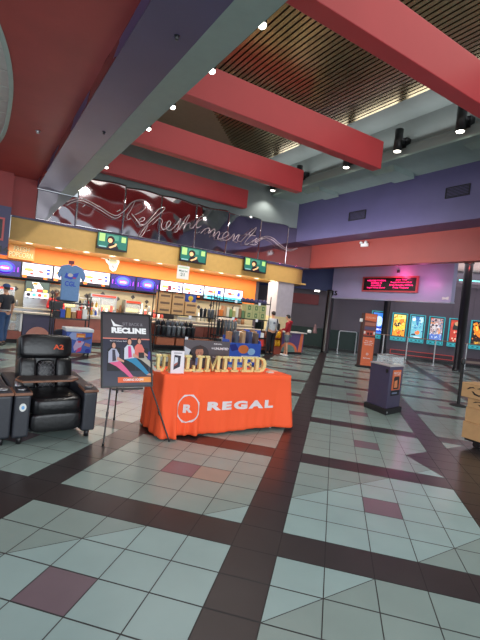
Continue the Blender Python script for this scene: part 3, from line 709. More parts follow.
tumblers(4.9, 8, 12.55, .5, .34, .075, 'in the front row, lower cup shelf', 'tumblers on the left rack', nm3)
tumblers(4.95, 8, 12.75, .5, .5, .07, 'in the back row, lower cup shelf', 'tumblers on the left rack', nm3)
tumblers(6.35, 4, 12.55, 1.2, .3, .06, 'beside the cardboard boxes', 'tumblers on the left rack', nm3)
for k in range(3):
    b = MB(); b.box((4.85+k*.66, 12.46, .201), (5.45+k*.66, 12.8, .44)); tag(settle(b.build('brown_carton', mat('brown_carton', (150, 84, 56), .6), bev=.006)), '%s red brown carton on the bottom shelf of the left rack' % ['left', 'middle', 'right'][k], 'box', 'brown cartons at the bottom of the left rack')
tumblers(7.0+.07, 6, 12.55, .62, .56, .055, 'among the tall bottles', 'tall bottles on the right rack', nm3)
greenp = mat('carton_green', (170, 172, 120), .6); gdk = mat('carton_green_dark', (70, 110, 70), .6)
def gart(b, fr): rect(b, fr, .3, .2, .7, .8, gdk); rect(b, fr, .42, .35, .58, .65, greenp, 2)
for i_ in range(3):
    for j_ in range(2):
        carton(8.2+i_*.3, 12.6, 1.281+j_*.265, .285, .3, .26, greenp, 'green patterned carton, %s column and %s row on the right rack' % (['left', 'middle', 'right'][i_], ['lower', 'upper'][j_]), 'green_carton', 'green cartons on the right rack', gart)
for k in range(8):
    c, nm = [((214, 120, 50), 'orange'), ((196, 150, 110), 'tan'), ((220, 214, 190), 'cream'), ((120, 150, 90), 'green'), ((180, 170, 110), 'khaki'), ((230, 222, 200), 'pale'), ((150, 110, 80), 'brown'), ((100, 130, 90), 'olive')][k]
    w = .12; x = 7.1+k*.125; b = MB(); hh = .22+.05*((k*3) % 4); b.box((x-w/2+.01, 12.48, 1.281), (x+w/2-.01, 12.7, 1.281+hh)); tag(settle(b.build('snack_package', col(c), bev=.01)), '%s snack package standing on the middle shelf of the right rack' % nm, 'package', 'snack packages on the right rack')
cap = mat('navy_cap', (56, 52, 90), .7)
for k in range(6):
    x = 8.0+k*.19; b = MB(); b.lathe([(.085, 0), (.088, .05), (.07, .1), (.035, .125), (.001, .13)], (x, 12.62, 1.881), 16); b.prism([(x-.07, 12.55, 1.883), (x-.05, 12.47, 1.883), (x+.05, 12.47, 1.883), (x+.07, 12.55, 1.883)], (0, 0, .008))
    tag(settle(b.build('navy_cap', cap)), '%s navy cap from the left on the top shelf of the right rack' % ords[k], 'cap', 'navy caps on the right rack')
for k in range(7):
    c, nm = kinds_c[(k*4+1) % 6]; x = 7.95+k*.16; b = MB(); b.box((x-.065, 12.48, .621), (x+.065, 12.68, .621+.18+.04*(k % 3))); tag(settle(b.build('small_box', col(c), bev=.006)), '%s small box, %s from the left beside the tall bottles' % (nm, ords[k]), 'box', 'small boxes on the right rack')
for k in range(9):
    c, nm = kinds_c[(k*5+2) % 6]; x = 7.1+k*.225; b = MB(); b.box((x-.09, 12.47, .301), (x+.09, 12.7, .301+.2+.03*(k % 3))); tag(settle(b.build('small_box', col(c), bev=.006)), '%s box, %s from the left on the lowest shelf of the right rack' % (nm, ords[k]), 'box', 'boxes at the bottom of the right rack')
for k, (x, z, y) in enumerate(((5.9, 1.165, 12.43), (5.85, .465, 12.43), (7.55, 1.245, 12.43), (8.55, 1.245, 12.43), (7.6, 1.845, 12.43), (8.6, 1.845, 12.43), (6.4, 1.885, 12.43))):
    b = MB(); b.box((x-.05, y-.006, z-.06), (x+.05, y+.0, z+.04)); tag(settle(b.build('price_tag', tag_w)), 'white price tag %s' % ['under the right column of cardboard boxes', 'under the dark cups', 'under the snack packages', 'under the green cartons', 'on the left half of the top shelf of the right rack', 'under the navy caps', 'at the top right of the left rack'][k], 'tag', 'white price tags on the racks')
# small display rack under the t-shirt
for k in range(6):
    c, nm = kinds_c[(k+2) % 6]; x = 1.72+k*.135; b = MB(); b.box((x-.055, 11.42, .901), (x+.055, 11.6, .901+.16+.05*(k % 3))); tag(settle(b.build('small_box', col(c), bev=.006)), '%s box, %s from the left on the small display rack' % (nm, ords[k]), 'box', 'boxes on the small display rack')
b = MB(); b.pillow((1.68, 11.38, 1.302), (2.2, 11.7, 1.44), .7); tag(settle(b.build('folded_sweater', mat('grey_cloth', (96, 102, 112), .9))), 'folded grey garment on top of the small display rack', 'garment')
b = MB(); b.pillow((1.7, 11.38, .302), (2.45, 11.7, .6), .5); tag(settle(b.build('dark_bundle', mat('dark_cloth', (40, 42, 52), .9))), 'dark bundle on the bottom shelf of the small display rack', 'bundle')
# blue t-shirt on a stand
p = onY(70, 283, 11.3)
t = thing('shirt_stand', 'black pole stand on the display rack holding the blue t-shirt', 'stand', (1.95, 11.45, 1.44)); 
b = MB(); b.lathe([(.001, 0), (.09, 0), (.09, .012), (.012, .02), (.012, .84), (.001, .84)], n=14); b.tube([(0, 0, .82), (0, -.14, .82)], .01, 6); b.build('pole', black, t)
b = MB(); b.box((-.06, -.02, .84), (.07, .02, .93)); b.build('top_card', mat('red_card', (120, 50, 60), .5), t)
ts = thing('blue_tshirt', 'light blue printed t-shirt hanging in front of the menu screens', 't-shirt', (1.93, 11.24, 1.36))
ty = mat('blue_tee', (112, 146, 190), .85, noise=.06, scale=20)
front = [(-.2, 0), (.22, -.02), (.225, .45), (.24, .6), (.33, .5), (.36, .66), (.26, .84), (.08, .9), (0, .86), (-.08, .9), (-.24, .84), (-.32, .62), (-.26, .52), (-.22, .6), (-.21, .4)]
b = MB(); b.prism([(x, -.045+.0*y, y) for x, y in front], (0, .09, 0)); b.build('cloth', ty, ts, bev=.02, seg=3)
fr = Frame((-.2, -.046, .0), (.4, 0, 0), (0, 0, .9)); b = MB(); bl = col((50, 80, 190)); shape(b, fr, [(.1, .62), (.5, .58), (.85, .66), (.95, .8), (.7, .76), (.5, .7), (.2, .76)], bl); disc(b, fr, .45, .7, .16, .05, col((200, 190, 190)), 2); rect(b, fr, .6, .62, .8, .65, col((190, 60, 90)), 3); text(b, fr, 'CGL', .5, .46, .66, .14, bl, 2, .03); b.build('print', None, ts)
# blue picture freezer on castors
t = thing('ice_cream_freezer', 'blue picture wrapped freezer on castors behind the recliner', 'freezer', (2.16, 10.95, 0)); w = .31
b = MB(); b.box((-w, -.28, .1), (w, .28, .62)); b.build('body', mat('freezer_blue', (60, 84, 160), .35), t, bev=.02)
fr = Frame((-w, -.281, .1), (2*w, 0, 0), (0, 0, .52)); b = MB(); rect(b, fr, .02, .02, .98, .98, col((70, 98, 180)))
lb = col((150, 166, 214)); shape(b, fr, [(.05, .7), (.4, .6), (.6, .98), (.2, .98)], lb, 2); shape(b, fr, [(.35, .1), (.6, .3), (.7, .55), (.4, .6), (.3, .3)], col((196, 170, 206)), 2); shape(b, fr, [(.4, .02), (.6, .1), (.62, .3), (.48, .24)], col((210, 70, 120)), 3); rect(b, fr, .38, .74, .72, .94, col((214, 120, 60)), 4); rect(b, fr, .42, .78, .68, .84, col((244, 190, 110)), 5); shape(b, fr, [(.64, .6), (.95, .7), (.96, .82), (.66, .74)], col((90, 70, 90)), 3); shape(b, fr, [(.7, .38), (.92, .3), (.95, .44), (.74, .52)], col((170, 120, 110)), 3); disc(b, fr, .85, .12, .1, .1, col((40, 50, 150)), 3); rect(b, fr, .46, .5, .58, .58, col((220, 60, 80)), 4); b.build('picture_wrap', None, t)
b = MB(); b.box((-w-.02, -.3, .62), (w+.02, .3, .7)); b.build('lid', mat('freezer_lid', (214, 220, 226), .3), t, bev=.015)
for sx in (-.25, .25):
    for sy in (-.22, .22):
        b = MB(); b.tube([(sx-.015, sy, .04), (sx+.015, sy, .04)], .04, 14); b.box((sx-.02, sy-.02, .06), (sx+.02, sy+.02, .1)); b.build('castor', black, t)
# blue dump bin behind the table
p0 = onY(229, 345, 10.0); p1 = onY(259, 367, 10.0); x0, x1 = p0.x, p1.x
t = thing('cardboard_dump_bin', 'bright blue cardboard bin of packages behind the gold letters', 'bin', ((x0+x1)/2, 10.2, 0)); w = (x1-x0)/2
b = MB(); b.box((-w, -.2, 0), (w, -.17, .62)); b.box((-w, .17, 0), (w, .2, .8)); b.box((-w, -.17, 0), (-w+.02, .17, .7)); b.box((w-.02, -.17, 0), (w, .17, .7)); b.box((-w+.02, -.17, .3), (w-.02, .17, .32)); b.build('carton', col((48, 88, 190)), t, bev=.004)
fr = Frame((-w, -.201, 0), (2*w, 0, 0), (0, 0, .62)); b = MB(); disc(b, fr, .45, .72, .16, .2, col((226, 120, 60))); disc(b, fr, .7, .62, .12, .16, col((150, 190, 230))); rect(b, fr, .4, .3, .95, .42, col((214, 216, 226))); shape(b, fr, [(0, .9), (.2, .95), (.3, .7), (.1, .6)], col((30, 40, 130))); b.build('print', None, t)
for k in range(5):
    c, nm = [((180, 130, 90), 'tan'), ((90, 96, 110), 'grey'), ((200, 160, 120), 'pale brown'), ((70, 80, 120), 'slate blue'), ((110, 90, 80), 'dark brown')][k]; x = (x0+x1)/2-w+.09+k*(2*w-.18)/4
    b = MB(); b.box((x-.055, 10.12, .321), (x+.055, 10.3, .92+.03*(k % 2))); tag(settle(b.build('package', col(c), bev=.008)), '%s package standing in the blue cardboard bin' % nm, 'package', 'packages in the blue bin')
# white pillar
t = thing('pillar', 'square white pillar with cream tiles at the end of the counter', 'pillar', (10.65, 13.95, 0))
b = MB(); b.box((-.42, -.35, 0), (.42, .35, 1.45)); b.build('tiled_base', mat('pillar_tile', (196, 182, 140), .35), t)
b = MB(); b.box((-.41, -.34, 1.45), (.41, .34, z0)); b.build('shaft', mat('pillar_white', (168, 164, 170), .5), t)
# ticket counter and goods
t = thing('guest_counter', 'purple counter with orange arch and green half circle beside the white pillar', 'counter', (11.25, 13.15, 0))
pa = onY(303, 345, 12.9).x; w0, w1 = -1.2, pa-11.25
b = MB(); b.box((w0, -.22, 0), (w1-.03, .25, .1)); b.build('toe_kick', base, t)
b = MB(); b.box((w0, -.25, .1), (w1, .28, .86)); b.build('body', mat('guest_purple', (84, 64, 112), .4), t)
fr = Frame((w1-1.3, -.251, .1), (1.3, 0, 0), (0, 0, .76)); b = MB(); disc(b, fr, .42, 0, .36, .5, mat('arch_orange', (214, 110, 70), .4), 1, 24, 0, 180); disc(b, fr, .42, 0, .27, .38, mat('arch_green', (110, 140, 130), .4), 2, 24, 0, 180); shape(b, fr, [(.8, 0), (.96, 0), (.98, 1), (.88, 1), (.84, .5)], mat('arch_orange', (214, 110, 70), .4)); b.build('artwork', None, t)
b = MB(); b.box((w0-.02, -.32, .86), (w1+.1, .32, .9)); b.build('countertop', mat('pale_top', (206, 202, 196), .3), t)
b = MB(); b.lathe([(.001, 0), (.09, 0), (.1, .05), (.07, .16), (.08, .22), (.04, .27), (.05, .33), (.001, .4)], (12.05, 13.15, .901), 16); tag(settle(b.build('table_figure', mat('figure_brown', (120, 90, 90), .5))), 'small dark figure ornament on the purple guest counter', 'ornament')
b = MB(); b.lathe([(.001, 0), (.06, 0), (.085, .03), (.08, .11), (.05, .13), (.001, .13)], (11.62, 13.0, .901), 16); tag(settle(b.build('paper_bowl', white)), 'white paper bowl on the guest counter beside the red hoodie', 'bowl')
t = thing('snack_display', 'yellow snack display rack between the two standing people', 'display', (9.86, 12.84, 0))
b = MB(); b.box((-.17, -.1, 0), (.17, .1, .3)); b.box((-.17, .08, .3), (.17, .1, .95)); b.box((-.17, -.1, .3), (-.155, .1, .95)); b.box((.155, -.1, .3), (.17, .1, .95)); b.box((-.155, -.1, .6), (.155, .08, .615)); b.build('frame', mat('display_rust', (150, 70, 50), .5), t)
for k in range(4):
    x = 9.785+(k % 2)*.15; z = .3+(k//2)*.316; b = MB(); b.pillow((x-.07, 12.76, z+.002), (x+.07, 12.9, z+.26), .6); tag(settle(b.build('snack_bag', mat('chip_yellow', (240, 180, 30), .4))), 'yellow snack bag, %s %s one in the yellow display' % (['lower', 'upper'][k//2], ['left', 'right'][k % 2]), 'snack bag', 'yellow snack bags between the two people')
# ------------------------------------------------------------------ table, cloth and what stands on it
TX0, TX1, TY0, TY1, TZ = 1.86, 3.70, 4.42, 5.0, .74
t = thing('folding_table', 'folding table hidden under the orange cloth', 'table', ((TX0+TX1)/2, (TY0+TY1)/2, 0))
w, d = (TX1-TX0)/2-.02, (TY1-TY0)/2-.02
b = MB(); b.box((-w, -d, .69), (w, d, .728)); b.build('tabletop', white, t, bev=.01)
for sx in (-w+.18, w-.18):
    for sy in (-d+.06, d-.06): b = MB(); b.tube([(sx, sy, 0), (sx, sy, .69)], .014, 8); b.build('leg', steel, t)
    b = MB(); b.tube([(sx, -d+.06, .2), (sx, d-.06, .2)], .01, 8); b.build('crossbar', steel, t)
cloth = mat('orange_tablecloth', (255, 96, 52), .7, noise=.03, scale=3, spec=.25)
def ringpt(s, rr=.03):                    # perimeter of the table top, s in metres
    L = [(TX1-TX0), (TY1-TY0)]*2
    c = [Vector((TX0, TY0, 0)), Vector((TX1, TY0, 0)), Vector((TX1, TY1, 0)), Vector((TX0, TY1, 0))]
    for k in range(4):
        if s <= L[k] or k == 3:
            e = (c[(k+1) % 4]-c[k]).normalized(); n_ = Vector((e.y, -e.x, 0)); return c[k]+e*min(s, L[k]), n_, k, s/L[k]
        s -= L[k]
per = 2*(TX1-TX0+TY1-TY0); NS = 300; NZ = 22; rings = []
def cloth_off(sidx, u, tz):
    """outward flare at a point: folds deepen downwards and gather at the corners"""
    dc = min(u, 1-u)
    if sidx == 0:
        g_ = .045*math.exp(-((u-.1)/.09)**2)+.07*math.exp(-((u-.99)/.06)**2)
        w_ = .03*math.sin(u*34)+.02*math.sin(u*83+1)
        left = math.exp(-((u-.12)/.12)**2)
        return tz*(.015+g_*tz+w_*(.3+2.2*left)*(.4+.6*tz))
    if sidx == 2: return tz*(.02+.02*math.sin(u*40))
    if sidx == 3: return tz*(.008+.012*math.sin(u*19+sidx)+.01)
    return tz*(.03+.05*math.exp(-(dc/.1)**2)+.03*math.sin(u*19+sidx))
cor = [(-1, -1), (1, -1), (1, 1), (-1, 1)]
vs = []; fs = []; cnt = NS
for j in range(NZ+1):
    tz = j/NZ
    for i in range(NS):
        s_ = per*i/NS; p, n_, k, u = ringpt(s_)
        # blend normals at corners
        dc0 = u*[(TX1-TX0), (TY1-TY0)][k % 2]; dc1 = (1-u)*[(TX1-TX0), (TY1-TY0)][k % 2]
        nn = n_.copy()
        if dc0 < .09: nn = (n_+Vector((cor[k][0], cor[k][1], 0)).normalized()*(1-dc0/.09)*.8).normalized()
        if dc1 < .09: q_ = cor[(k+1) % 4]; nn = (n_+Vector((q_[0], q_[1], 0)).normalized()*(1-dc1/.09)*.8).normalized()
        off = cloth_off(k, u, tz)+.01
        if k == 0: off = max(off, .012)
        hem = .012+.02*(1+math.sin(u*11+k))*.5*(1 if k != 0 else .6)+ (.03*u if k == 0 else 0)
        z = TZ+.001-(TZ-hem)*tz
        if j == 0: z = TZ+.002; off = 0
        if j == 1: z = TZ-.006; 
        pp = p+nn*off; vs.append((pp.x, pp.y, z))
for j in range(NZ):
    for i in range(NS): fs.append((j*NS+i, j*NS+(i+1) % NS, (j+1)*NS+(i+1) % NS, (j+1)*NS+i))
b = MB(); b.add(vs, fs, True)
b.add([(TX0, TY0, TZ+.002), (TX1, TY0, TZ+.002), (TX1, TY1, TZ+.002), (TX0, TY1, TZ+.002)], [(0, 1, 2, 3)])
tc = b.build('tablecloth', cloth); so = tc.modifiers.new('s', 'SOLIDIFY'); so.thickness = .003; so.offset = -1
tag(tc, 'bright orange tablecloth reaching the floor, with white lettering on its front', 'tablecloth')
# print on the front, following the folds
def onfront(x, z, k=.004):
    u = (x-TX0)/(TX1-TX0); tz = (TZ-z)/(TZ-.03); return Vector((x, TY0-.01-max(cloth_off(0, u, tz), .002)-k, z))
logo = mat('cloth_print', (226, 214, 214), .6, noise=.03)
lg = onY(188.5, 409, 4.38); tl = onY(208.5, 404, 4.38); tr = onY(274, 405, 4.38)
def printmesh(name, flat):
    """flat: list of (verts(x,z), faces); subdivided so it follows the cloth"""
    me = bpy.data.meshes.new(name); V_ = []; F_ = []
    for vv, ff in flat:
        o = len(V_); V_ += [(a, 0, c) for a, c in vv]; F_ += [[i+o for i in f] for f in ff]
    me.from_pydata(V_, [], F_); bm = bmesh.new(); bm.from_mesh(me); bmesh.ops.triangulate(bm, faces=bm.faces)
    for x in [TX0+(TX1-TX0)*k/75 for k in range(76)]: bmesh.ops.bisect_plane(bm, geom=bm.verts[:]+bm.edges[:]+bm.faces[:], plane_co=(x, 0, 0), plane_no=(1, 0, 0))
    for z in [k*.033 for k in range(24)]: bmesh.ops.bisect_plane(bm, geom=bm.verts[:]+bm.edges[:]+bm.faces[:], plane_co=(0, 0, z), plane_no=(0, 0, 1))
    for v in bm.verts: v.co = onfront(v.co.x, v.co.z)
    bm.to_mesh(me); bm.free(); me.materials.append(logo); o = bpy.data.objects.new(name, me); C.objects.link(o); o.parent = tc; return o
def fit(txt, cx, cz, w, h, bold, space=1):
    vv, ff = textmesh(txt, bold, spacing=space); x0 = min(v.x for v in vv); x1 = max(v.x for v in vv); y0 = min(v.y for v in vv); y1 = max(v.y for v in vv)
    return [(cx+(v.x-(x0+x1)/2)/(x1-x0)*w, cz+(v.y-(y0+y1)/2)/(y1-y0)*h) for v in vv], ff
printmesh('lettering', [fit('REGAL', (tl.x+tr.x)/2, (tl.z+tr.z)/2-.01, tr.x-tl.x, .108, .06, 1.3)])
ring = []; Rr = .165; n = 24
oc = [(lg.x+math.cos(R(45*k+22.5))*Rr*.93, lg.z+math.sin(R(45*k+22.5))*Rr*1.08) for k in range(8)]
oc2 = []
for k in range(8):
    a0, a1 = oc[k], oc[(k+1) % 8]
    for q in range(3): oc2.append((a0[0]+(a1[0]-a0[0])*q/3, a0[1]+(a1[1]-a0[1])*q/3))
ic = [(lg.x+math.cos(2*math.pi*k/24+R(22.5))*Rr*.78, lg.z+math.sin(2*math.pi*k/24+R(22.5))*Rr*.92) for k in range(24)]
printmesh('emblem', [(oc2+ic, [(k, (k+1) % 24, 24+(k+1) % 24, 24+k) for k in range(24)]), fit('R', lg.x, lg.z, .12, .1, .05)])

gold = mat('gold_letter', (226, 208, 140), .4, .1, .08, 10)
def serif(ch):
    s_ = []; B = lambda x0, y0, x1, y1: s_.append([(x0, y0), (x1, y0), (x1, y1), (x0, y1)]); P = lambda *p: s_.append(list(p))
    if ch == 'I': B(.32, .1, .68, .9); B(.05, 0, .95, .12); B(.05, .88, .95, 1)
    if ch == 'L': B(.16, .1, .44, .9); B(0, 0, 1, .13); B(.0, .88, .6, 1); B(.82, .13, 1, .38)
    if ch == 'T': B(.37, .1, .63, .87); B(.2, 0, .8, .12); B(0, .87, 1, 1); B(0, .66, .15, .87); B(.85, .66, 1, .87)
    if ch == 'E': B(.14, .12, .4, .88); B(0, 0, 1, .13); B(0, .87, 1, 1); B(.4, .44, .75, .56); B(.83, .13, 1, .34); B(.83, .68, 1, .87); B(.66, .36, .78, .64)
    if ch == 'M': B(.08, .1, .24, .9); B(.76, .1, .94, .9); B(0, 0, .34, .12); B(.66, 0, 1, .12); P((0, 1), (.0, .88), (.24, .88), (.5, .3), (.5, .02), (.24, 1)) ; P((.5, .02), (.5, .3), (.76, .88), (1, .88), (1, 1), (.76, 1))
    if ch == 'N': B(.1, .1, .26, .9); B(.76, .0, .92, .9); B(0, 0, .38, .12); B(.62, .88, 1, 1); P((0, 1), (0, .88), (.22, .88), (.76, 0), (.92, 0), (.3, 1))
    if ch == 'U': B(.1, .3, .34, .9); B(.68, .3, .86, .9); B(0, .88, .44, 1); B(.58, .88, 1, 1); P((.1, .3), (.16, .1), (.34, 0), (.66, 0), (.8, .1), (.86, .3), (.68, .3), (.6, .16), (.42, .16), (.34, .3))
    if ch == 'D': B(.1, .1, .36, .9); B(0, 0, .5, .12); B(0, .88, .5, 1); P((.5, 0), (.78, .06), (.96, .28), (1, .5), (.74, .5), (.68, .26), (.5, .12)); P((.5, .88), (.68, .74), (.74, .5), (1, .5), (.96, .72), (.78, .94), (.5, 1))
    return s_
LX = [('U', 155, 166), ('N', 167, 180), ('L', 184, 194.5), ('I', 195.5, 203.5), ('M', 204.5, 220), ('I', 220.8, 228.5), ('T', 228.5, 240.5), ('E', 241.5, 253), ('D', 254, 265.5)]
nth = {3: 'first letter I of the gold word', 5: 'second letter I of the gold word, between M and T'}
for k, (ch, a, c) in enumerate(LX):
    yl = 4.62; x0 = onY(a, 374, yl).x; x1 = onY(c, 374, yl).x
    b = MB(); hh = .2
    for pg in serif(ch): b.prism([(x0+(x1-x0)*u, yl, TZ+.004+v*hh) for u, v in pg], (0, .045, 0))
    o = settle(b.build('gold_letter', gold)); tag(o, ('%s, standing on the orange table' % nth[k]) if k in nth else 'gold slab letter %s standing on the orange table' % ch, 'letter', 'gold letters on the table')
# phone card
t = thing('phone_card', 'small pale card with a phone picture at the left end of the table', 'sign', (2.04, 4.5, TZ+.003))
b = MB(); rX = Matrix.Rotation(-.12, 3, 'X'); b.box((-.085, -.004, 0), (.085, .004, .265), rX, (0, 0, 0)); b.box((-.085, 0, 0), (.085, .07, .006)); b.build('holder', mat('card_pale', (222, 214, 218), .3), t)
fr = Frame(rX @ Vector((-.085, -.0045, 0)), (.17, 0, 0), rX @ Vector((0, 0, .265))); b = MB(); shape(b, fr, [(.2, .16), (.68, .3), (.72, .78), (.24, .82)], col((44, 36, 52))); shape(b, fr, [(.22, .4), (.5, .5), (.5, .7), (.28, .72)], col((210, 214, 224)), 2); shape(b, fr, [(.24, .3), (.5, .42), (.48, .5), (.24, .42)], col((160, 90, 80)), 2); rect(b, fr, .2, .88, .8, .92, col((140, 130, 140))); b.build('picture', None, t)
# unlimited sign
pl_ = onY(184, 338, 4.9); pr = onY(229, 343, 4.9); w = (pr.x-pl_.x)/2; h = pl_.z-TZ
t = thing('counter_sign', 'dark poster board with a smiling face and the word UNLIMITED behind the gold letters', 'sign', ((pl_.x+pr.x)/2, 4.88, TZ+.003))
b = MB(); b.box((-w, -.012, 0), (w, .008, h-.02)); b.box((-w*.5, .008, 0), (w*.5, .07, .01)); b.build('board', mat('sign_charcoal', (74, 66, 72), .4), t)
fr = Frame((-w, -.0125, 0), (2*w, 0, 0), (0, 0, h-.02)); b = MB()
shape(b, fr, [(.0, .78), (.14, .66), (.2, .3), (.05, .35)], col((190, 200, 210))); disc(b, fr, .33, .52, .21, .3, col((44, 38, 44))); disc(b, fr, .33, .58, .085, .17, col((170, 116, 92)), 2); shape(b, fr, [(.26, .68), (.4, .7), (.42, .78), (.33, .84), (.25, .78)], col((50, 34, 32)), 3)
shape(b, fr, [(.27, .12), (.4, .12), (.42, .36), (.34, .44), (.26, .36)], col((110, 150, 200)), 2); rect(b, fr, .3, .54, .32, .57, col((40, 26, 26)), 4); rect(b, fr, .35, .54, .37, .57, col((40, 26, 26)), 4); rect(b, fr, .305, .46, .36, .485, col((236, 226, 220)), 4)
lw = col((232, 228, 232)); text(b, fr, 'REGAL', .72, .9, .18, .045, lw); text(b, fr, 'to', .61, .74, .05, .06, lw); text(b, fr, 'UNLIMITED', .81, .735, .32, .085, lw, bold=.03); text(b, fr, 'Subscription', .76, .42, .26, .05, lw); b.build('picture', None, t)
for k, (x, y, w_, d_, c, nm) in enumerate(((3.6, 4.72, .07, .05, (230, 170, 140), 'salmon pink'), (3.47, 4.6, .05, .04, (214, 206, 190), 'cream'), (2.35, 4.62, .06, .04, (206, 190, 150), 'pale gold'), (2.75, 4.7, .05, .05, (150, 110, 90), 'brown'))):
    b = MB(); b.prism([(x-w_, y-d_, TZ+.003), (x+w_, y-d_*.8, TZ+.003), (x+w_*.8, y+d_, TZ+.003), (x-w_*.9, y+d_*.9, TZ+.003)], (0, 0, .012)); tag(settle(b.build('card_stack', col(c))), 'small stack of %s cards on the table top' % nm, 'cards', 'card stacks on the table')

# ------------------------------------------------------------------ easel and recliner poster
A = onY(99, 311, 4.62); B_ = onY(149.5, 315.5, 4.62); Cc = onY(153.5, 386, 4.36); Dd = onY(103, 388.5, 4.36)
u_ = ((B_-A)+(Cc-Dd))/2; v_ = ((A-Dd)+(B_-Cc))/2; v_ = v_-u_.normalized()*v_.dot(u_.normalized())
ctr = (A+B_+Cc+Dd)/4; org = ctr-u_/2-v_/2; n_ = u_.cross(v_).normalized()
if n_.y > 0: n_ = -n_
t = thing('easel', 'black three legged easel holding the recliner poster', 'easel', (1.55, 4.6, 0))
apex = ctr+v_*.42-n_*.06
foot1 = onZ(103, 446); foot2 = onZ(114, 420); foot3 = onZ(169, 442)
for ft in (foot1, foot3):
    b = MB(); top = apex+u_*(-.1 if ft is foot1 else .1)-n_*.015; b.tube([Vector((ft.x, ft.y, .012)), top], .0095, 8); k_ = Vector((ft.x, ft.y, 0))+(top-ft)*.22; b.tube([k_, k_+(top-ft).normalized()*.05], .015, 8); b.tube([(ft.x, ft.y, 0), (ft.x, ft.y, .03)], .013, 8); b.build('leg', black, t, world=True)
b = MB(); b.tube([Vector((foot2.x, foot2.y, .012)), apex-n_*.05], .0095, 8); k_ = Vector((foot2.x, foot2.y, 0))+(apex-foot2)*.3; b.tube([k_, k_+(apex-foot2).normalized()*.05], .015, 8); b.tube([(foot2.x, foot2.y, 0), (foot2.x, foot2.y, .03)], .013, 8); b.build('leg', black, t, world=True)
b = MB(); bl_ = ctr-v_*.5-n_*.0; b.tube([bl_-u_*.3-v_*.022, bl_+u_*.3-v_*.022], .01, 8); b.tube([bl_-u_*.1-v_*.022, bl_-u_*.1-v_*.06], .012, 8); b.build('ledge', black, t, world=True)
t = thing('framed_poster', 'black framed poster reading RECLINE with three people lounging, on an easel', 'poster', (ctr.x, ctr.y, 0))
b = MB(); b.use(black)
def fbox(mb, x0, y0, x1, y1, k0, k1): mb.hexa([org+u_*x0+v_*y0+n_*k0, org+u_*x1+v_*y0+n_*k0, org+u_*x1+v_*y1+n_*k0, org+u_*x0+v_*y1+n_*k0], n_*(k1-k0))
fbox(b, 0, 0, 1, .022, -.014, .014); fbox(b, 0, .978, 1, 1, -.014, .014); fbox(b, 0, .022, .03, .978, -.014, .014); fbox(b, .97, .022, 1, .978, -.014, .014); b.build('frame', None, t, world=True)
class F2(Frame):
    pass
fr = Frame(org+u_*.03+v_*.022, u_*.94, v_*.956); fr.n = n_
b = MB(); b.use(mat('poster_back', (40, 38, 44), .5)); fbox(b, .03, .022, .97, .978, -.01, -.001); b.build('backing', None, t, world=True)
b = MB(); pk = col((70, 64, 70), .3); navy = col((40, 40, 60), .3); rect(b, fr, 0, .66, 1, 1, pk); rect(b, fr, 0, 0, 1, .645, navy); rect(b, fr, 0, .645, 1, .66, col((226, 130, 110), .4), 1)
wht = col((240, 240, 240), .4); text(b, fr, 'RECLINE', .55, .77, .74, .085, wht, 3, .07, spacing=1.05); text(b, fr, 'SIT BACK &', .63, .865, .44, .045, col((130, 126, 132)), 2); shape(b, fr, [(.17, .93), (.26, .86), (.44, .83), (.22, .825)], wht, 2); text(b, fr, 'Regal Luxury Recliners', .37, .615, .44, .022, col((210, 206, 214)), 2)
def lounger(x, y, s_, top, leg, tee, lean=0, bare=(206, 150, 128)):
    sk = col(bare); hr = col((46, 32, 30))
    shape(b, fr, [(x-.1*s_, y-.06*s_), (x-.03*s_, y+.02*s_), (x+.1*s_, y-.01*s_), (x+.3*s_, y-.16*s_), (x+.42*s_, y-.26*s_), (x+.36*s_, y-.285*s_), (x+.22*s_, y-.2*s_), (x+.05*s_, y-.11*s_)], leg, 3)
    shape(b, fr, [(x+.36*s_, y-.285*s_), (x+.42*s_, y-.26*s_), (x+.52*s_, y-.27*s_), (x+.5*s_, y-.3*s_)], sk, 3)
    shape(b, fr, [(x-.12*s_, y-.06*s_), (x-.11*s_, y+.1*s_), (x-.04*s_, y+.15*s_), (x+.06*s_, y+.14*s_), (x+.12*s_, y+.06*s_), (x+.1*s_, y-.04*s_)], top, 4)
    shape(b, fr, [(x-.03*s_, y+.13*s_), (x+.03*s_, y+.13*s_), (x+.05*s_, y-.03*s_), (x-.03*s_, y-.04*s_)], tee, 5)
    shape(b, fr, [(x+.08*s_, y+.03*s_), (x+.22*s_, y-.03*s_), (x+.22*s_, y-.055*s_), (x+.06*s_, y-.02*s_)], sk, 5)
    disc(b, fr, x, y+.2*s_, .055*s_, .055*s_, hr, 4); disc(b, fr, x+.005, y+.19*s_, .038*s_, .042*s_, sk, 5)
for sx in (.3, .62, .9): shape(b, fr, [(sx-.22, .2), (sx-.2, .5), (sx-.1, .54), (sx+.06, .52), (sx+.05, .2)], col((24, 24, 32)), 2)
lounger(.22, .37, .95, col((176, 176, 196)), col((222, 96, 140)), col((60, 56, 70))); lounger(.55, .42, .98, col((206, 206, 220)), col((44, 130, 170)), col((214, 60, 130))); lounger(.76, .45, .9, col((220, 110, 100)), col((176, 168, 156)), col((220, 110, 100)))
shape(b, fr, [(.86, .2), (.98, .2), (1, .5), (.93, .52)], col((24, 24, 32)), 6) if False else None
shape(b, fr, [(.93, .36), (1, .36), (1, .48), (.95, .47)], col((60, 50, 140)), 6); shape(b, fr, [(.74, .38), (.86, .38), (.86, .46), (.74, .46)], col((40, 34, 36)), 7)
rect(b, fr, .3, .04, 1.0, .115, col((226, 96, 50), .5), 3); rect(b, fr, .75, .04, 1.0, .115, col((236, 140, 60), .5), 4); text(b, fr, 'COMING SOON!', .62, .078, .42, .032, wht, 5, .02)
b.build('picture', None, t, world=True)

